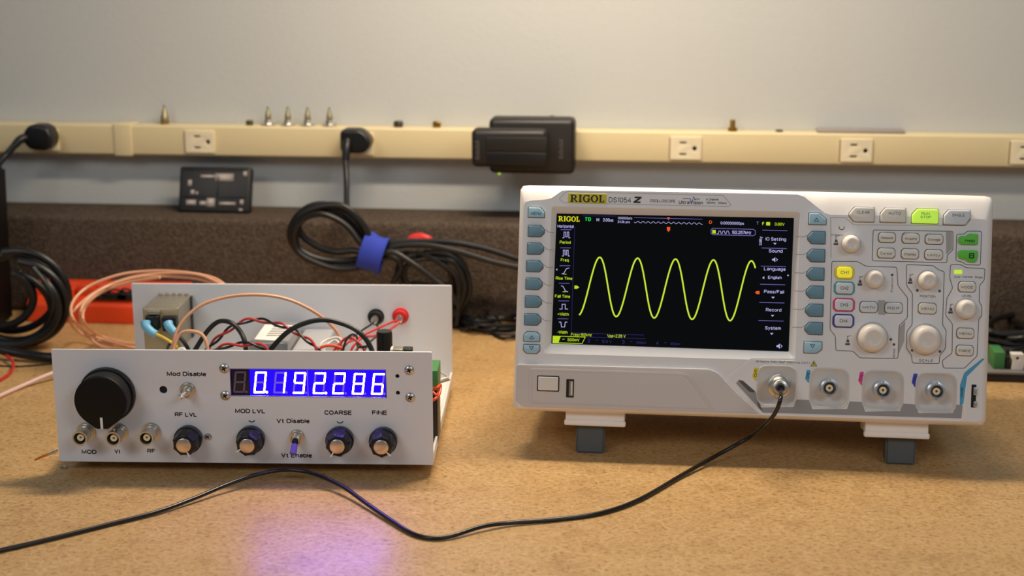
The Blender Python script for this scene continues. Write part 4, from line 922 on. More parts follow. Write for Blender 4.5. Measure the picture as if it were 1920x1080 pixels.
for i, (yl, s, x0, x1, yc) in enumerate(rows):
    xm = 1061.5-i*1.15
    st('ygrn', s, x0, x1, yc, 5.6); sl('line', [(xm-10, yl-13.4 if i == 0 else yl-13.4), (xm+10, yl-13.2)], .4)
    y = yl-2
    if i in (0, 1): sl('lav', [(xm-7, y+4), (xm-4, y+4), (xm-4, y-7), (xm-1, y-7), (xm-1, y+2), (xm+2, y+2), (xm+2, y-7), (xm+5, y-7), (xm+5, y+4), (xm+8, y+4)], .4)
    elif i == 2: sl('lav', [(xm-6, y+4), (xm-2, y+3), (xm+3, y-6), (xm+8, y-7)], .45); sl('ygrn', [(xm-3, y+4.5), (xm+3, y+4.5)], .4)
    elif i == 3: sl('lav', [(xm-6, y-7), (xm-2, y-5), (xm+2, y+3), (xm+7, y+5)], .45); sl('ygrn', [(xm-3, y+4.5), (xm+3, y+4.5)], .4)
    elif i == 4: sl('lav', [(xm-8, y+4), (xm-3, y+4), (xm-3, y-5), (xm+3, y-5), (xm+3, y+4), (xm+8, y+4)], .45)
    else: sl('lav', [(xm-8, y-5), (xm-4, y-5), (xm-3, y+4), (xm+3, y+4), (xm+4, y-5), (xm+8, y-5)], .45)
sf('lav', [(1042, 505.5), (1045, 503.5), (1045, 507.5)])
sl('navy', [(1077.5, 425), (1071, 626)], .3); sl('navy', [(1071, 624), (1208, 628.2)], .35); sl('navy', [(1100, 632), (1210, 635)], .35)
sf('ygrn', [(1077, 535.5), (1082, 535.5), (1086, 538.7), (1082, 541.5), (1077, 541.5)]); sf('org', [(1424, 545.5), (1424, 551.5), (1419, 551.5), (1415.5, 548.5), (1419, 545.5)])
st('ygrn', 'Freq=192kHz', 1070.5, 1109.5, 627.5, 5.2, .01, 0); st('ygrn', 'Vpp=2.28 V', 1138.5, 1173, 630, 5.4, .01)
sf('ygrn', [(1037, 630), (1051.5, 630.4), (1047, 643), (1036.5, 642.7)]); sl('ygrn', [(1037, 630), (1097.5, 632), (1091.5, 644), (1036.5, 642.6)], .4, True)
st('ygrn', '500mV', 1064, 1086.5, 637.2, 5.4); sl('ygrn', [(1054.5, 636), (1058.5, 636)], .4)
for n_, x in (('2', 1104), ('3', 1168.5), ('4', 1232.5)):
    yy = 639+(x-1104)*.035; st('navy', n_, x-2.5, x+2.8, yy, 7, .03); st('navy', {'2': '10.0 V', '3': '200mV', '4': '100mV'}[n_], x+24, x+43, yy+1.3, 5); sl('navy', [(x+13, yy-1), (x+17, yy-1)], .4)
st('lav', 'Utility', 1418, 1434, 451.5, 5.6, .01, math.pi/2)
menu = [(432, None), ('IO Setting', 1435.5, 1474, 448.3), (465.5, None), ('Sound', 1441.5, 1467.5, 470.5), (499.5, None), ('Language', 1432.5, 1473, 504.3), ('English', 1440, 1465.5, 520.3), (533.5, None), ('Pass/Fail', 1432.5, 1470, 547), (567.5, None), ('Record', 1436, 1465, 581), (601.5, None), ('System', 1434.5, 1464, 615)]
for m_ in menu:
    if m_[1] is None: x = 1453-(m_[0]-432)*.043; sl('line', [(x-23.5, m_[0]-.6), (x+23.5, m_[0]+.6)], .4)
    else: st('lav', m_[0], m_[1], m_[2], m_[3], 6.2 if m_[0] != 'English' else 5.6, .012)
for x, y in ((1453, 457), (1449.5, 558), (1448.5, 592), (1447, 626)): sf('lav', [(x-3.2, y-1.6), (x+3.2, y-1.5), (x, y+2)])
def spk(x, y, k): sf('lav', [(x-5*k, y-1.6*k), (x-2.5*k, y-1.6*k), (x+.5*k, y-4.5*k), (x+.5*k, y+4.5*k), (x-2.5*k, y+1.6*k), (x-5*k, y+1.6*k)]); sl('lav', [(x+2*k, y-2.5*k), (x+4.5*k, y), (x+2*k, y+2.5*k)], .4)
spk(1453, 486.8, 1.05); spk(1461.5, 649, 1.1); sf('lav', [(1429, 520.6), (1433, 518), (1433, 523.4)]); sf('lav', [(1476.5, 514.5), (1480, 516.5), (1476.5, 518.5)])
names = {'yel': ('screen_wordmark', E_yel), 'grn': ('screen_status', E_grn), 'lav': ('screen_text', E_lav), 'navy': ('dim_screen_text', E_navy), 'line': ('screen_lines', E_line), 'org': ('trigger_markers', E_org), 'ygrn': ('measurement_text', E_ygrn)}
for k, bm_ in groups.items():
    for q_ in (bm_ if k in SOLO else [bm_]): sp(SOLO.get(k, names[k][0]), q_, names[k][1], screen, merge=False)
# ---- header
def OL(ptsl, wd=.45, closed=True, y=YF-.09, m=M_groove, name='panel_outline'):
    b = new(); ribbon(b, rpoly([X(*p) for p in ptsl], 1.2, 3) if closed else [X(*p) for p in ptsl], wd, y, closed); return sp(name, b, m, merge=False)
OL([(1048, 372.5), (1062, 359.5), (1356, 366.5), (1371, 384), (1366, 387.5), (1056, 380)], .28, m=mat('faint_groove', (150, 149, 150), .6))
b = new(); r_ = SC.rect(1065.5, 363, 1137.5, 381.5); plate(b, [crect(*r_, r=.5)], YF-.3, YF+.2, .08); bd = sp('brand_badge', b, M_yel)
b = new(); slab(b, 1069, 1132.5, 372.3, 13.8, SC, YF-.36); sp('wordmark', b, M_ink, bd, merge=False)
ink = new(); ing = new(); bi = new()
TY = YF-.1
ptext(ink, SC, 'DS1054', 1141.3, 1183.5, 375, 9.4, TY, .002)
for P in ([(1190.5, 368.5), (1203.5, 369), (1202.5, 372), (1189.5, 371.5)], [(1197, 371.5), (1202.5, 372), (1193.5, 378), (1188, 377.8)], [(1188, 377.4), (1201.5, 377.9), (1200.5, 380.9), (1187, 380.4)]):
    ink.faces.new([ink.verts.new((X(*p)[0], TY, X(*p)[1])) for p in P])
ptext(ink, SC, 'OSCILLOSCOPE', 1218.5, 1266.5, 376.8, 5.2, TY, .01)
ptext(ink, SC, 'UltraVision', 1272.5, 1318, 379.6, 6.6, TY, .02)
ptext(ink, SC, '4 Channel', 1324, 1347, 374, 4.0, TY, .015); ptext(ink, SC, '50MHz   1GSa/s', 1325, 1362.5, 380.3, 4.0, TY, .015)
ribbon(bi, [X(*p) for p in ((1280, 372.5), (1294, 372.5), (1297, 380), (1300.5, 369), (1303, 375), (1305, 373), (1312, 373.5))], .45, TY)
ptext(ing, SC, 'All Inputs 1M\u03a9//15pF 300Vrms CAT I', 1417, 1518, 679, 4.0, TY, .01)
# ---- top keys
def key(pl, y0, y1, m, nm, par=None, bev=.5, label=None):
    b = new(); plate(b, [pl], y0, y1, bev, 3); return sp(nm, b, m, par, label=label)
def gap(pl_rect, ch, grow=.5, y=YF-.12):
    cx, cz, wd, h = pl_rect; b = new(); plate(b, [crect(cx, cz, wd+2*grow, h+2*grow, ch, .5)], y, y+.3, 0); return b
M_gap = mat('key_gap', (120, 112, 108), .6)
for (x0, y0, x1, y1, ch, m_, s, tx) in ((1592.3, 388.6, 1639, 415.7, ((3.4, 4.4), 0, 0, (3.4, 4.0)), M_cap, 'CLEAR', 4), (1651, 390.4, 1698, 416.8, ((3.0, 3.6), 0, 0, 0), M_cap, 'AUTO', 3),
                                      (1710, 392, 1759, 419, ((3.2, 3.8), 0, 0, 0), M_run, 'RUN\nSTOP', 2), (1769.5, 393.8, 1819, 421.5, ((3.2, 3.8), 0, (3, 4.6), 0), M_capc, 'SINGLE', 2)):
    r_ = SC.rect(x0, y0, x1, y1, YF-1); ch = [c_ if c_ else 0 for c_ in ch]
    g = gap(r_, ch, .35, YF-.1); g_ = sp('key_surround', g, M_gap)
    k_ = key(crect(*r_, ch, .9), YF-2.2, YF+8, m_, 'run_key' if s[0] == 'R' else 'control_key', bev=.9)
    b = new(); cz_ = SC.pt((x0+x1)/2, y0+9, YF-2.3)
    if '\n' in s:
        ptext(b, SC, 'RUN', 1728, 1743, 400.5, 4.8, YF-2.28, .01); ptext(b, SC, 'STOP', 1726, 1746, 407, 4.8, YF-2.28, .01)
    else: ptext(b, SC, s, (x0+x1)/2-9, (x0+x1)/2+15, y0+9.5, 5.2, YF-2.28, .005)
    sp('key_lettering', b, M_inkg, k_, merge=False)
# ---- soft keys
def lk(x0, y0, x1, y1, kind, m, s=None):
    r_ = SC.rect(x0, y0, x1, y1, YF-1); hgt = r_[3]
    ch = {'R': (0, (2.6, 2.8), (2.6, 2.8), 0), 'L': ((2.8, 3.0), 0, 0, (2.8, 3.0)), 'TR': (0, (3, 3.2), 0, 0), 'UP': ((2.2, 2.2), (2.2, 2.2), 0, 0), 'DN': (0, 0, (2.2, 2.2), (2.2, 2.2)), 'TRR': (0, (4.8, 3.8), 0, 0), 'BR': (0, 0, (3.6, 2.8), 0)}[kind]
    g = gap(r_, ch, .45, YF-.1); sp('key_surround', g, M_gap)
    return key(crect(*r_, ch, .6), YF-1.9, YF+.2, m, 'menu_key' if s else 'soft_key', bev=.7)
k0 = lk(990.8, 389, 1020.5, 407.6, 'TR', M_keyl, 'MENU'); b = new(); ptext(b, SC, 'MENU', 995.5, 1014.5, 400, 5.4, YF-1.98, .02); sp('key_lettering', b, mat('key_print_blue', (58, 96, 116), .6), k0, merge=False)
for x0, x1, y0, y1 in ((990.6, 1020.2, 423, 443.5), (989.2, 1019, 456, 476.5), (987.3, 1017.6, 489, 509.3), (986.2, 1016.2, 522, 542.6), (985, 1015, 555.5, 576.2), (983.8, 1013.8, 589, 609.5)):
    lk(x0, y0, x1, y1, 'R', M_key)
    ym = (y0+y1)/2; OL([(x1+2, ym-3), (x1+8, ym+2), (1042-(ym-433)*.043-1.5, ym+2.5)], .35, False, m=mat('groove_light', (150, 140, 135), .6), name='groove')
    ym = (y0+y1)/2
for x0, y0, x1, y1, kd in ((982.3, 622.5, 1011.5, 640, 'UP'), (981.8, 646.5, 1011.5, 662.6, 'DN')):
    k_ = lk(x0, y0, x1, y1, kd, M_keyl, 's'); c_ = SC.pt((x0+x1)/2, (y0+y1)/2+(1.2 if kd == 'UP' else -2), YF-1.98); s_ = 1 if kd == 'UP' else -1
    b = new(); ribbon(b, [(c_.x-1.4, c_.z-1.0*s_), (c_.x+1.4, c_.z-1.0*s_), (c_.x, c_.z+1.1*s_)], .45, YF-1.98, True); sp('key_arrow', b, MATS['key_print_blue'], k_, merge=False)
k_ = lk(1517, 399.8, 1549, 420.8, 'TRR', M_keyl, 's'); c_ = SC.pt(1531, 412, YF-1.98); b = new(); ribbon(b, [(c_.x-1.4, c_.z-1.0), (c_.x+1.4, c_.z-1.0), (c_.x, c_.z+1.1)], .45, YF-1.98, True); sp('key_arrow', b, MATS['key_print_blue'], k_, merge=False)
for x0, y0, x1, y1 in ((1515, 434.3, 1547.3, 457), (1513.6, 467.6, 1546.4, 490.6), (1513, 502.7, 1545, 525), (1512, 536.6, 1544, 559), (1510.6, 570.6, 1543, 593), (1509.6, 604.8, 1542, 627)):
    lk(x0, y0, x1, y1, 'L', M_key); ym = (y0+y1)/2
    xr = 1487-(ym-409)*.04+6
    OL([(x0-2, ym-5), (x0-7, ym-1.5), (xr, ym-2.5)], .35, False, m=MATS['groove_light'], name='groove')
k_ = lk(1508, 641, 1540.8, 662, 'BR', M_keyl, 's'); c_ = SC.pt(1523.5, 649, YF-1.98); b = new(); ribbon(b, [(c_.x-1.4, c_.z+1.0), (c_.x+1.4, c_.z+1.0), (c_.x, c_.z-1.1)], .45, YF-1.98, True); sp('key_arrow', b, MATS['key_print_blue'], k_, merge=False)
# ---- right hand control area (crop coordinates)
def c6(x, y): return (1530+x/5.647, 370+y/5.647)
def c7(x, y): return (1530+x/5.647, 540+y/5.647)
OL([c6(605, 345), c6(1450, 360), c6(1450, 555), c6(1390, 610), c6(1385, 692), c6(595, 672)])
OL([c6(1490, 390), c6(1570, 390), c6(1600, 357), c6(1752, 360), c6(1740, 718), c6(1585, 713), c6(1545, 683), c6(1480, 672)])
OL([c6(168, 678), c6(440, 680), c6(530, 730), c6(855, 740), c6(868, 935), c7(970, 105), c7(968, 315), c7(880, 400), c7(868, 745), c7(465, 740), c7(390, 668), c7(210, 662), c7(205, 510), c7(148, 440)])
OL([c6(958, 712), c6(1240, 722), c6(1310, 775), c6(1358, 785), c7(1340, 390), c7(1378, 450), c7(1370, 640), c7(1310, 715), c7(1305, 800), c7(1020, 795), c7(1010, 710), c7(958, 640), c7(962, 460), c7(1018, 390), c7(1022, 60), c6(958, 935)])
OL([c6(1425, 712), c6(1530, 712), c6(1590, 745), c6(1790, 755), c6(1780, 880), c6(1732, 930), c7(1728, 150), c7(1755, 190), c7(1755, 295), c7(1722, 330), c7(1705, 720), c7(1570, 850), c7(1350, 848), c7(1335, 770), c7(1440, 690), c7(1445, 380), c7(1372, 290), c7(1385, 110), c6(1447, 960), c6(1415, 850)])
OL([c6(160, 640), c6(155, 215), c6(310, 215), c6(400, 290), c6(1570, 300), c6(1640, 235)], .3, False, m=MATS['faint_groove'], name='groove')
# darker insets
for P in ([c6(1375, 365), c6(1440, 368), c6(1440, 548), c6(1378, 605)], [c7(655, 128), c7(735, 130), c7(735, 285), c7(655, 280)], [c7(880, 420), c7(945, 350), c7(935, 560), c7(875, 700)]):
    b = new(); plate(b, [rpoly([X(*p) for p in P], .5, 2)], YF-.07, YF+.1, 0); sp('darker_inset', b, mat('inset_grey', (168, 168, 166), .5))
def kc(x0, y0, x1, y1, fn, s, m=M_cap, ch=1.3, bold=.01, th=4.6, nm='function_key', wf=.72):
    (a0, b0), (a1, b1) = fn(x0, y0), fn(x1, y1); r_ = SC.rect(a0, b0, a1, b1, YF-1)
    sp('key_surround', gap(r_, ((ch, ch*1.2),)*4, .45, YF-.11), M_gap)
    k_ = key(crect(*r_, ((ch, ch*1.2),)*4, .6), YF-1.7, YF+.2, m, nm, bev=.55); xm, ym = (a0+a1)/2, (b0+b1)/2; wd = (a1-a0)*wf
    if s: b = new(); ptext(b, SC, s, xm-wd/2, xm+wd/2, ym+.6, th, YF-1.78, bold); sp('key_lettering', b, M_inkg, k_, merge=False)
    return k_
for x0, y0, x1, y1, s in ((665, 375, 840, 475, 'Measure'), (915, 382, 1092, 485, 'Acquire'), (1160, 393, 1343, 495, 'Storage'), (655, 540, 835, 640, 'Cursor'), (907, 548, 1085, 650, 'Display'), (1155, 558, 1340, 658, 'Utility')): kc(x0, y0, x1, y1, c6, s)
for x0, y0, x1, y1, s in ((468, 147, 650, 258, 'MATH'), (732, 156, 912, 266, 'REF')): kc(x0, y0, x1, y1, c7, s, M_capc)
for x0, y0, x1, y1, s in ((1088, 162, 1272, 272, 'MENU'), (1495, 428, 1670, 532, 'MENU'), (1488, 610, 1665, 715, 'FORCE')): kc(x0, y0, x1, y1, c7, s)
kc(1512, 895, 1690, 1000, c6, 'MODE')
M_gkey = mat('key_print_green', (20, 60, 20), .6)
for P, s in (([(1525, 410), (1590, 408), (1625, 383), (1715, 385), (1710, 503), (1525, 498), (1508, 470), (1510, 432)], 'Help'), ([(1520, 558), (1712, 562), (1710, 640), (1690, 690), (1610, 685), (1575, 655), (1520, 650), (1505, 620), (1505, 585)], '')):
    b = new(); plate(b, [rpoly([X(*c6(*p), YF-1) for p in P], .8, 3)], YF-1.8, YF+.2, .5, 3); k_ = sp('help_key' if s else 'print_key', b, M_green)
    b = new()
    if s: ptext(b, SC, s, *[c6(x, 0)[0] for x in (1578, 1682)], c6(0, 458)[1], 6, YF-1.88, .02)
    else:
        q_ = SC.pt(*c6(1648, 618), YF-1.88); ribbon(b, crect(q_.x, q_.z, 2.6, 2.8, r=.3), .8, YF-1.88, True); ribbon(b, [(q_.x-1, q_.z), (q_.x+1, q_.z)], .5, YF-1.88)
    sp('key_lettering', b, M_gkey, k_, merge=False)
chs = ((c6, 200, 725, 403, 865, 'CH1', M_ch1, (226, 206, 40)), (c6, 190, 890, 410, 1032, 'CH2', M_capc, (84, 160, 176)), (c7, 180, 106, 410, 250, 'CH3', M_capc, (214, 60, 124)), (c7, 175, 276, 405, 420, 'CH4', M_capc, (56, 60, 150)))
for fn, x0, y0, x1, y1, s, m_, rc_ in chs:
    (a0, b0), (a1, b1) = fn(x0, y0), fn(x1, y1); r_ = SC.rect(a0, b0, a1, b1, YF-.5)
    mr = mat('ring_'+s, rc_, .45); b = new(); plate(b, [crect(*r_, ((1.7, 2.0),)*4, .4)], YF-.9, YF+.1, .3)
    ring_ = sp('channel_key_frame', b, mr); ri = (r_[0], r_[1], r_[2]-2.5, r_[3]-1.7)
    b = new(); plate(b, [crect(*ri, ((1.2, 1.4),)*4, .4)], YF-1.9, YF, .45, 3); k_ = sp('channel_key', b, m_, ring_)
    b = new(); text(b, s, r_[0], r_[1], 5.2, 2.2, YF-1.97, .01); sp('key_lettering', b, M_inkg, ring_, merge=False)
# ---- knobs
def sknob(fn, x, y, rpx, ht, nm='knob'):
    px, py = fn(x, y); r = rpx/2.86; p = SC.pt(px, py, YF-ht*.6)
    b = new(); n = 48; rings = []
    prof = [(.1, r*1.04), (-.6, r*1.04), (-1.0, r), (-ht*.45, r*.985), (-ht*.75, r*.93), (-ht*.9, r*.84), (-ht, r*.68), (-ht-.1, r*.5), (-ht+.2, r*.38), (-ht+.55, r*.2), (-ht+.6, .01)]
    lathe(b, (p.x, YF, p.z), (0, -1, 0), [(-d, rr) for d, rr in prof], n=n)
    o = sp(nm, b, M_knob, ang=60)
    b = new(); lathe(b, (p.x, YF-.03, p.z), (0, -1, 0), [(0, r*1.13), (.12, r*1.12)], n=40); sp('knob_well', b, mat('well_grey', (196, 194, 192), .5), o)
    return o
sknob(c6, 380, 492, 16.4, 8); sknob(c6, 628, 868, 16.8, 8); sknob(c6, 1192, 878, 17, 8); sknob(c7, 1600, 225, 18.2, 8)
sknob(c7, 607, 530, 26.5, 9, 'large_knob'); sknob(c7, 1172, 550, 27, 9, 'large_knob')
# ---- printed marks
def hand(fn, x, y):
    ing = new()
    cx, cy = fn(x, y)
    for P in ([(cx-1.5, cy-8), (cx+6, cy-10)], [(cx-1, cy-3), (cx+1, cy-9)]): ribbon(ing, [X(*p) for p in P], .35, TY)
    for P in ([(cx-2, cy-2), (cx+2, cy-3), (cx+3.5, cy+3), (cx-2.5, cy+3)], [(cx-4.5, cy+4), (cx+4, cy+4), (cx+4, cy+8), (cx-4.5, cy+8)]):
        ing.faces.new([ing.verts.new((X(*p)[0], TY, X(*p)[1])) for p in P])
    sp('printed_symbol', ing, M_inkg, merge=False)
hand(c6, 212, 460); hand(c6, 465, 890); hand(c6, 998, 870); hand(c7, 1425, 225); hand(c7, 335, 560)
def pt_(fn, s, x0, x1, y, h=4.2, rot=0, bold=.015):
    ing = new(); (a0, b0), (a1, _) = fn(x0, y), fn(x1, y); ptext(ing, SC, s, a0, a1, b0, h, TY, bold, rot); sp('lettering', ing, M_inkg, merge=False)
pt_(c6, 'Intensity', 165, 290, 397, 3.2); pt_(c6, 'Position', 725, 885, 925, 4.0, math.pi/2); pt_(c6, 'POSITION', 1100, 1265, 1048, 4.2); pt_(c7, 'SCALE', 1090, 1240, 768, 4.6)
pt_(c6, 'Auto', 1462, 1528, 842, 3.8); pt_(c6, 'Normal', 1553, 1655, 842, 3.8); pt_(c6, 'Single', 1683, 1765, 846, 3.8); pt_(c6, 'LEVEL', 1545, 1655, 1045, 4.4); pt_(c7, 'SCALE', 775, 875, 690, 4.0, math.pi/2)
def dot(fn, x, y, r=.75):
    ing = new(); q_ = X(*fn(x, y)); ing.faces.new([ing.verts.new((a, TY, c_)) for a, c_ in circ(q_[0], q_[1], r, 12)]); sp('printed_symbol', ing, M_inkg, merge=False)
for fn, x, y in ((c6, 1072, 985), (c6, 1308, 992), (c7, 438, 530), (c7, 792, 545), (c7, 1018, 660), (c7, 1312, 672), (c6, 806, 822), (c7, 825, 598)): dot(fn, x, y, .9)
q_ = X(1578, 426.5); ribbon(ing, [(q_[0]+1.7*math.cos(rad(a)), q_[1]+1.5*math.sin(rad(a))) for a in range(150, 410, 20)], .5, TY)
sp('header_lettering', ink, M_ink, merge=False); sp('panel_lettering', ing, M_inkg, merge=False); sp('header_wave_mark', bi, M_blueink, merge=False)
r_ = SC.rect(*c6(1462, 768), *c6(1548, 812), YF-.2); b = new(); plate(b, [crect(*r_, r=.4)], YF-.35, YF, .1); sp('status_lamp', b, M_ledg)
# ---- input sockets
def dish(s):
    cx, cz, wd, h = s; b = new(); rg = []
    for k, y in ((1.0, YF-.02), (.985, YF-.35), (.95, YF-.3), (.90, YF+.5), (.8, YF+1.4), (.6, YF+2.2), (.3, YF+2.5)):
        rg.append([b.verts.new((x, y, z)) for x, z in sock_loop(s, k, 48)])
    for A, B_ in zip(rg, rg[1:]):
        for i in range(48): b.faces.new((A[i], A[(i+1) % 48], B_[(i+1) % 48], B_[i]))
    b.faces.new(rg[-1]); sp('socket_recess', b, M_dsock, ang=60)
for s in sockets: dish(s)
class Off:
    pass
def scope_bnc(px, py):
    p = SC.pt(px, py, -8); L_ = 10
    b = new(); lathe(b, (p.x, 1.2, p.z), (0, -1, 0), [(0, 6.2), (1, 6.2), (1.2, 4.9), (L_, 4.9), (L_, 4.0), (4, 3.9)], n=32, cap=False); o = sp('input_socket', b, M_chrome)
    b = new()
    for s in (-1, 1): lathe(b, (p.x, -(L_-4.5), p.z+s*4.8), (0, 0, s), [(0, 1), (1.3, 1)], n=12)
    sp('bayonet_lug', b, M_chrome, o)
    b = new(); lathe(b, (p.x, -2.5, p.z), (0, -1, 0), [(0, 4), (.3, 4)], n=24); sp('socket_floor', b, mat('mid_grey', (120, 118, 116), .5), o)
    b = new(); lathe(b, (p.x, -2.8, p.z), (0, -1, 0), [(0, 2.4), (4.5, 2.3), (4.5, .9), (2, .8)], n=20, cap=False); sp('insulator', b, M_outlet, o)
    b = new(); lathe(b, (p.x, -2.8, p.z), (0, -1, 0), [(0, .8), (3, .7)], n=12); sp('centre_contact', b, M_brass, o)
for px, py in ((1461, 724), (1555.5, 728), (1656, 732), (1756.5, 734)): scope_bnc(px, py)
# band of darker grey round the sockets
def b8(x, y): return (1380+x/3.84, 660+y/3.84)
band = [b8(0, 225), b8(20, 200), b8(50, 205), b8(140, 285), b8(160, 400), b8(415, 395), b8(438, 342), b8(525, 345), b8(550, 412), b8(800, 410), b8(818, 355), b8(905, 360), b8(930, 430), b8(1180, 425), b8(1205, 372), b8(1292, 378), b8(1315, 440), b8(1560, 440), b8(1590, 378), b8(1632, 385), b8(1622, 478), b8(195, 436)]
b = new(); plate(b, [[X(*p) for p in band]], YF-.12, YF+.1, 0); sp('grey_band', b, M_band)
OL([b8(1700, 120), b8(1655, 160), b8(1645, 470), b8(1610, 492), b8(190, 450), b8(-65, 185), b8(110, 50), b8(420, 52)], .9, False, y=YF-.14, m=M_shell, name='band_rim')
b = new(); plate(b, [rpoly([X(*b8(x, y)) for x, y in ((15, 203), (48, 207), (135, 280), (128, 292), (95, 286))], .6, 2)], YF-.2, YF, 0); sp('probe_slot', b, mat('slot_grey', (84, 82, 80), .6))
for (x0, y0, x1, y1, rc_, s) in ((118, 112, 165, 208, (216, 196, 48), 'CH1'), (497, 128, 537, 222, (74, 170, 208), 'CH2'), (880, 142, 920, 242, (226, 70, 150), 'CH3'), (1265, 155, 1307, 255, (60, 72, 190), 'CH4')):
    b = new(); P = [b8(x0+14, y0), b8(x1, y0+2), b8(x1-12, y1), b8(x0+20, y1-4), b8(x0, y0+64)]; plate(b, [[X(*p) for p in P]], YF-.16, YF, 0); t_ = sp('channel_tag', b, mat('tag_'+s, rc_, .5))
    b = new(); q_ = SC.pt(*b8((x0+x1)/2, (y0+y1)/2-6), YF-.2); text(b, s, q_.x, q_.z, 4.4, 2.0, YF-.2, .01, math.pi/2); sp('tag_lettering', b, M_ink if s in ('CH1', 'CH2') else mat('tag_print_'+s, tuple(int(v*.6) for v in rc_), .5), t_, merge=False)
b = new(); plate(b, [[X(*b8(x, y)) for x, y in ((538, 102), (582, 102), (560, 64))]], YF-.16, YF, 0); t_ = sp('warning_triangle', b, M_yel)
b = new(); ribbon(b, [X(*b8(560, 76), YF-.2), X(*b8(560, 92), YF-.2)], .45, YF-.2); ribbon(b, [X(*b8(x, y)) for x, y in ((538, 102), (582, 102), (560, 64))], .25, YF-.19, True); sp('exclamation_mark', b, M_ink, t_, merge=False)
b = new(); plate(b, [[X(*p) for p in ((1842, 672), (1846, 673), (1813, 706), (1806, 757), (1799.5, 762), (1800, 722), (1808, 699))]], YF-.18, YF, 0); t_ = sp('blue_stripe', b, mat('stripe_cyan', (78, 160, 200), .5))
b = new(); ptext(b, SC, 'PROBE', 1794, 1813, 735, 3.4, YF-.22, .02, math.pi/2); sp('stripe_lettering', b, M_ink, t_, merge=False)
b = new(); r_ = SC.rect(1821, 721, 1830, 764, YF); plate(b, [crect(*r_, r=.3)], YF-.15, YF, 0); t_ = sp('terminal_slot', b, M_dark)
for y0, y1 in ((726, 741), (752, 763)):
    r_ = SC.rect(1825, y0, 1831, y1, YF-1); b = new(); box(b, r_[0]-r_[2]/2, r_[0]+r_[2]/2, YF-2.2, YF, r_[1]-r_[3]/2, r_[1]+r_[3]/2, .3); sp('probe_terminal', b, M_steel, t_)
# ---- lower cover, power key, data port
cov = [(969, 682), (1330, 691.5), (1345, 698), (1378, 733), (1425, 776), (1200, 770), (980, 763), (967, 752)]
cl_ = rpoly([X(*p) for p in cov], 2, 3); zs = [p[1] for p in cl_]; z0, z1 = min(zs), max(zs)
b = new(); plate(b, [cl_], -2.0, 1, .5, 2)
for v in b.verts:
    if v.co.y < 0: v.co.y += -2.0*(v.co.z-z0)/(z1-z0)+.4
cov_o = sp('lower_cover', b, M_cover)
def yc_(z): return -2.0-2.0*(z-z0)/(z1-z0)+.4-.03
def drape(bm_, d=0):
    for v in bm_.verts: v.co.y = v.co.y+yc_(v.co.z)-d
    return bm_
b = new(); plate(b, [rpoly([X(*p, -3) for p in ((993, 690), (1282, 698), (1296, 706), (1340, 768), (992, 757))], 2, 3), rpoly([X(*p, -3) for p in ((998, 695.5), (1279, 703.5), (1290, 710), (1330, 766.5), (997, 755.5))], 1.5, 3)], -.25, .2, .1); sp('cover_ridge', drape(b), M_cover, cov_o)
r_ = SC.rect(1007, 704.5, 1048.6, 734, -3); b = new(); plate(b, [crect(*r_, r=.8)], -.2, .3, 0); sp('power_key_gap', drape(b), M_dark, cov_o)
b = new(); plate(b, [crect(r_[0], r_[1], r_[2]-1.5, r_[3]-1.5, r=.6)], -1.1, .3, .35); sp('power_key', drape(b), M_cap, cov_o)
r_ = SC.rect(1061.5, 711, 1076, 745.5, -3); b = new(); plate(b, [crect(*r_, r=.3)], -.15, .3, 0); sp('data_port', drape(b), M_dark, cov_o)
b = new(); plate(b, [crect(r_[0]+.6, r_[1], r_[2]-2.6, r_[3]-2.2, r=.1)], -.22, .2, 0); sp('port_shell', drape(b), M_tin, cov_o)
b = new(); plate(b, [crect(r_[0]+1.1, r_[1], 1.0, r_[3]-3.4, r=.1)], -.35, .2, 0); sp('port_tongue', drape(b), M_pwhite, cov_o)
# ---- feet
for (bx0, bx1, by0, by1, fx0, fx1, fy1) in ((1060, 1171, 776, 799, 1080, 1134, 846.5), (1622, 1741, 792, 821.5, 1660, 1716, 869)):
    yb = 9
    ra = SC.rect(bx0, by0, bx1, by1, yb); rf = SC.rect(fx0, by1-2, fx1, fy1, 16)
    b = new(); box(b, ra[0]-ra[2]/2, ra[0]+ra[2]/2, yb, yb+26, ra[1]-ra[3]/2+3, ra[1]+ra[3]/2+3, .8); box(b, ra[0]-ra[2]/2-.8, ra[0]+ra[2]/2+.8, yb-1.6, yb+4, ra[1]-ra[3]/2, ra[1]-ra[3]/2+4, 1.2)
    br = sp('foot_bracket', b, M_shell)
    b = new(); zb_ = None
    box(b, rf[0]-rf[2]/2, rf[0]+rf[2]/2, 14, 27, -40, rf[1]+rf[3]/2+2, 0)
    Mi = SC.M
    for v in b.verts:
        if v.co.z < -30:   # the sole follows the bench top
            v.co.z = (.1-SC.o.z-(Mi @ Vector((v.co.x, v.co.y, 0))).z)/Mi[2][2]
    bmesh.ops.bevel(b, geom=list(b.edges), offset=1.4, segments=3, affect='EDGES')
    sp('foot', b, M_foot, br)
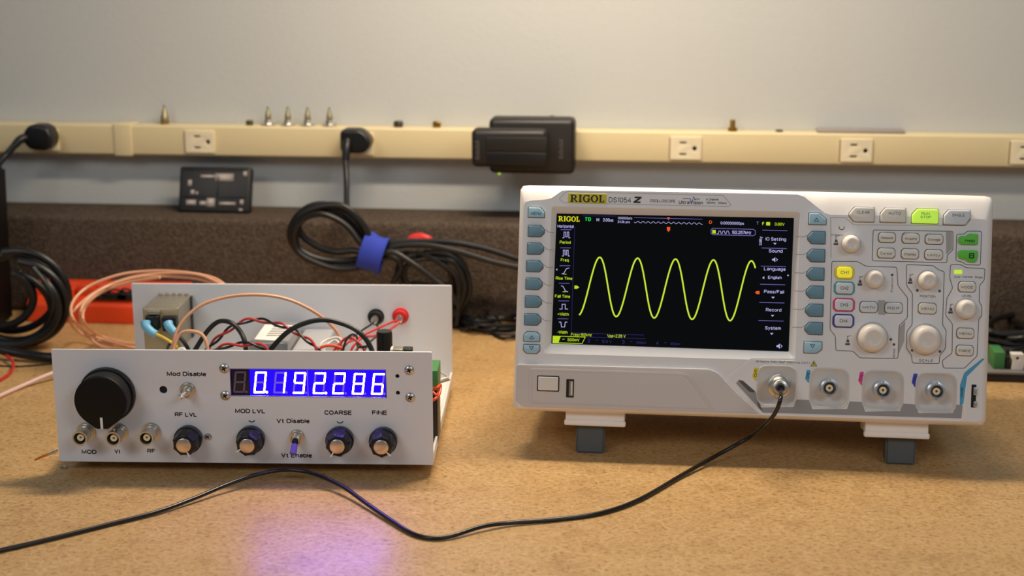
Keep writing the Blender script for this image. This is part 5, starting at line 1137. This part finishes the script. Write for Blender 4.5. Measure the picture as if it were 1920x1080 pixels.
for x in (40, 270):
    b = new(); box(b, x-9, x+9, 104, 116, -1.0, 12, 1)
    for v in b.verts:
        if v.co.z < 2: v.co.z = (.1-SC.o.z-(SC.M @ Vector((v.co.x, v.co.y, 0))).z)/SC.M[2][2]
    sp('rear_foot', b, M_foot)
# ================================================================== the coaxial cable into channel one
cab = thing('coax_cable', 'thin black coaxial cable from the first oscilloscope input across the bench front', 'cable', loc=SC.o+SC.M @ SC.pt(1461, 724, -10))
def sw(px, py, y): return SC.o+SC.M @ SC.pt(px, py, y)
base = SC.o+SC.M @ Vector((SC.pt(1461, 724, -8).x, 0, SC.pt(1461, 724, -8).z)); ax = SC.M @ Vector((0, -1, 0))
b = new(); lathe(b, base+ax*3.4, ax, [(0, 7.2), (.6, 7.5), (3.2, 7.5), (3.6, 7.0), (3.8, 7.4), (5.6, 7.4), (6.2, 6.2), (7.0, 5.5), (12.5, 5.3), (13.5, 4.6), (14, 3.2), (14, .5)], n=40); build('plug_shell', off(b, cab), M_steel, cab)
b = new(); lathe(b, base+ax*17.3, ax, [(0, 3.1), (4, 2.9), (6, 2.2)], n=20); build('cable_boot', off(b, cab), M_blk, cab)
e0 = base+ax*17; e1 = base+ax*25+Vector((0, 0, -1.5)); dz = lambda px, py, z: W.ptz(px, py, z)
def wy(px, py, y): return W.pt(px, py, y)
path = [e0, e1, W.pt(1463, 750, 916), W.pt(1453, 775, 920), W.pt(1434, 797, 930), dz(1403, 821, 16), dz(1340, 856, 5), dz(1280, 890, 2), dz(1200, 936, 1.6), dz(1130, 961, 1.5), dz(1050, 973, 1.5), dz(960, 980, 2), dz(905, 987, 3), dz(850, 1004, 2), dz(812, 1009, 1.6), dz(775, 1001, 1.6), dz(735, 977, 2.0), dz(690, 946, 3), dz(645, 914, 5), dz(600, 892, 7), dz(560, 882, 8), dz(520, 882, 8), dz(470, 893, 7), dz(420, 911, 5), dz(360, 936, 3), dz(290, 961, 2), dz(200, 984, 1.6), dz(100, 1009, 1.6), dz(0, 1032, 1.6), dz(-90, 1050, 1.6), dz(-420, 1075, 1.6), dz(-700, 1060, 1.6)]
b = new(); tube(b, path, 1.38, 12, k=8); build('cable_jacket', off(b, cab), mat('cable_jacket_black', (20, 20, 23), .28, 0, .1, 100), cab)
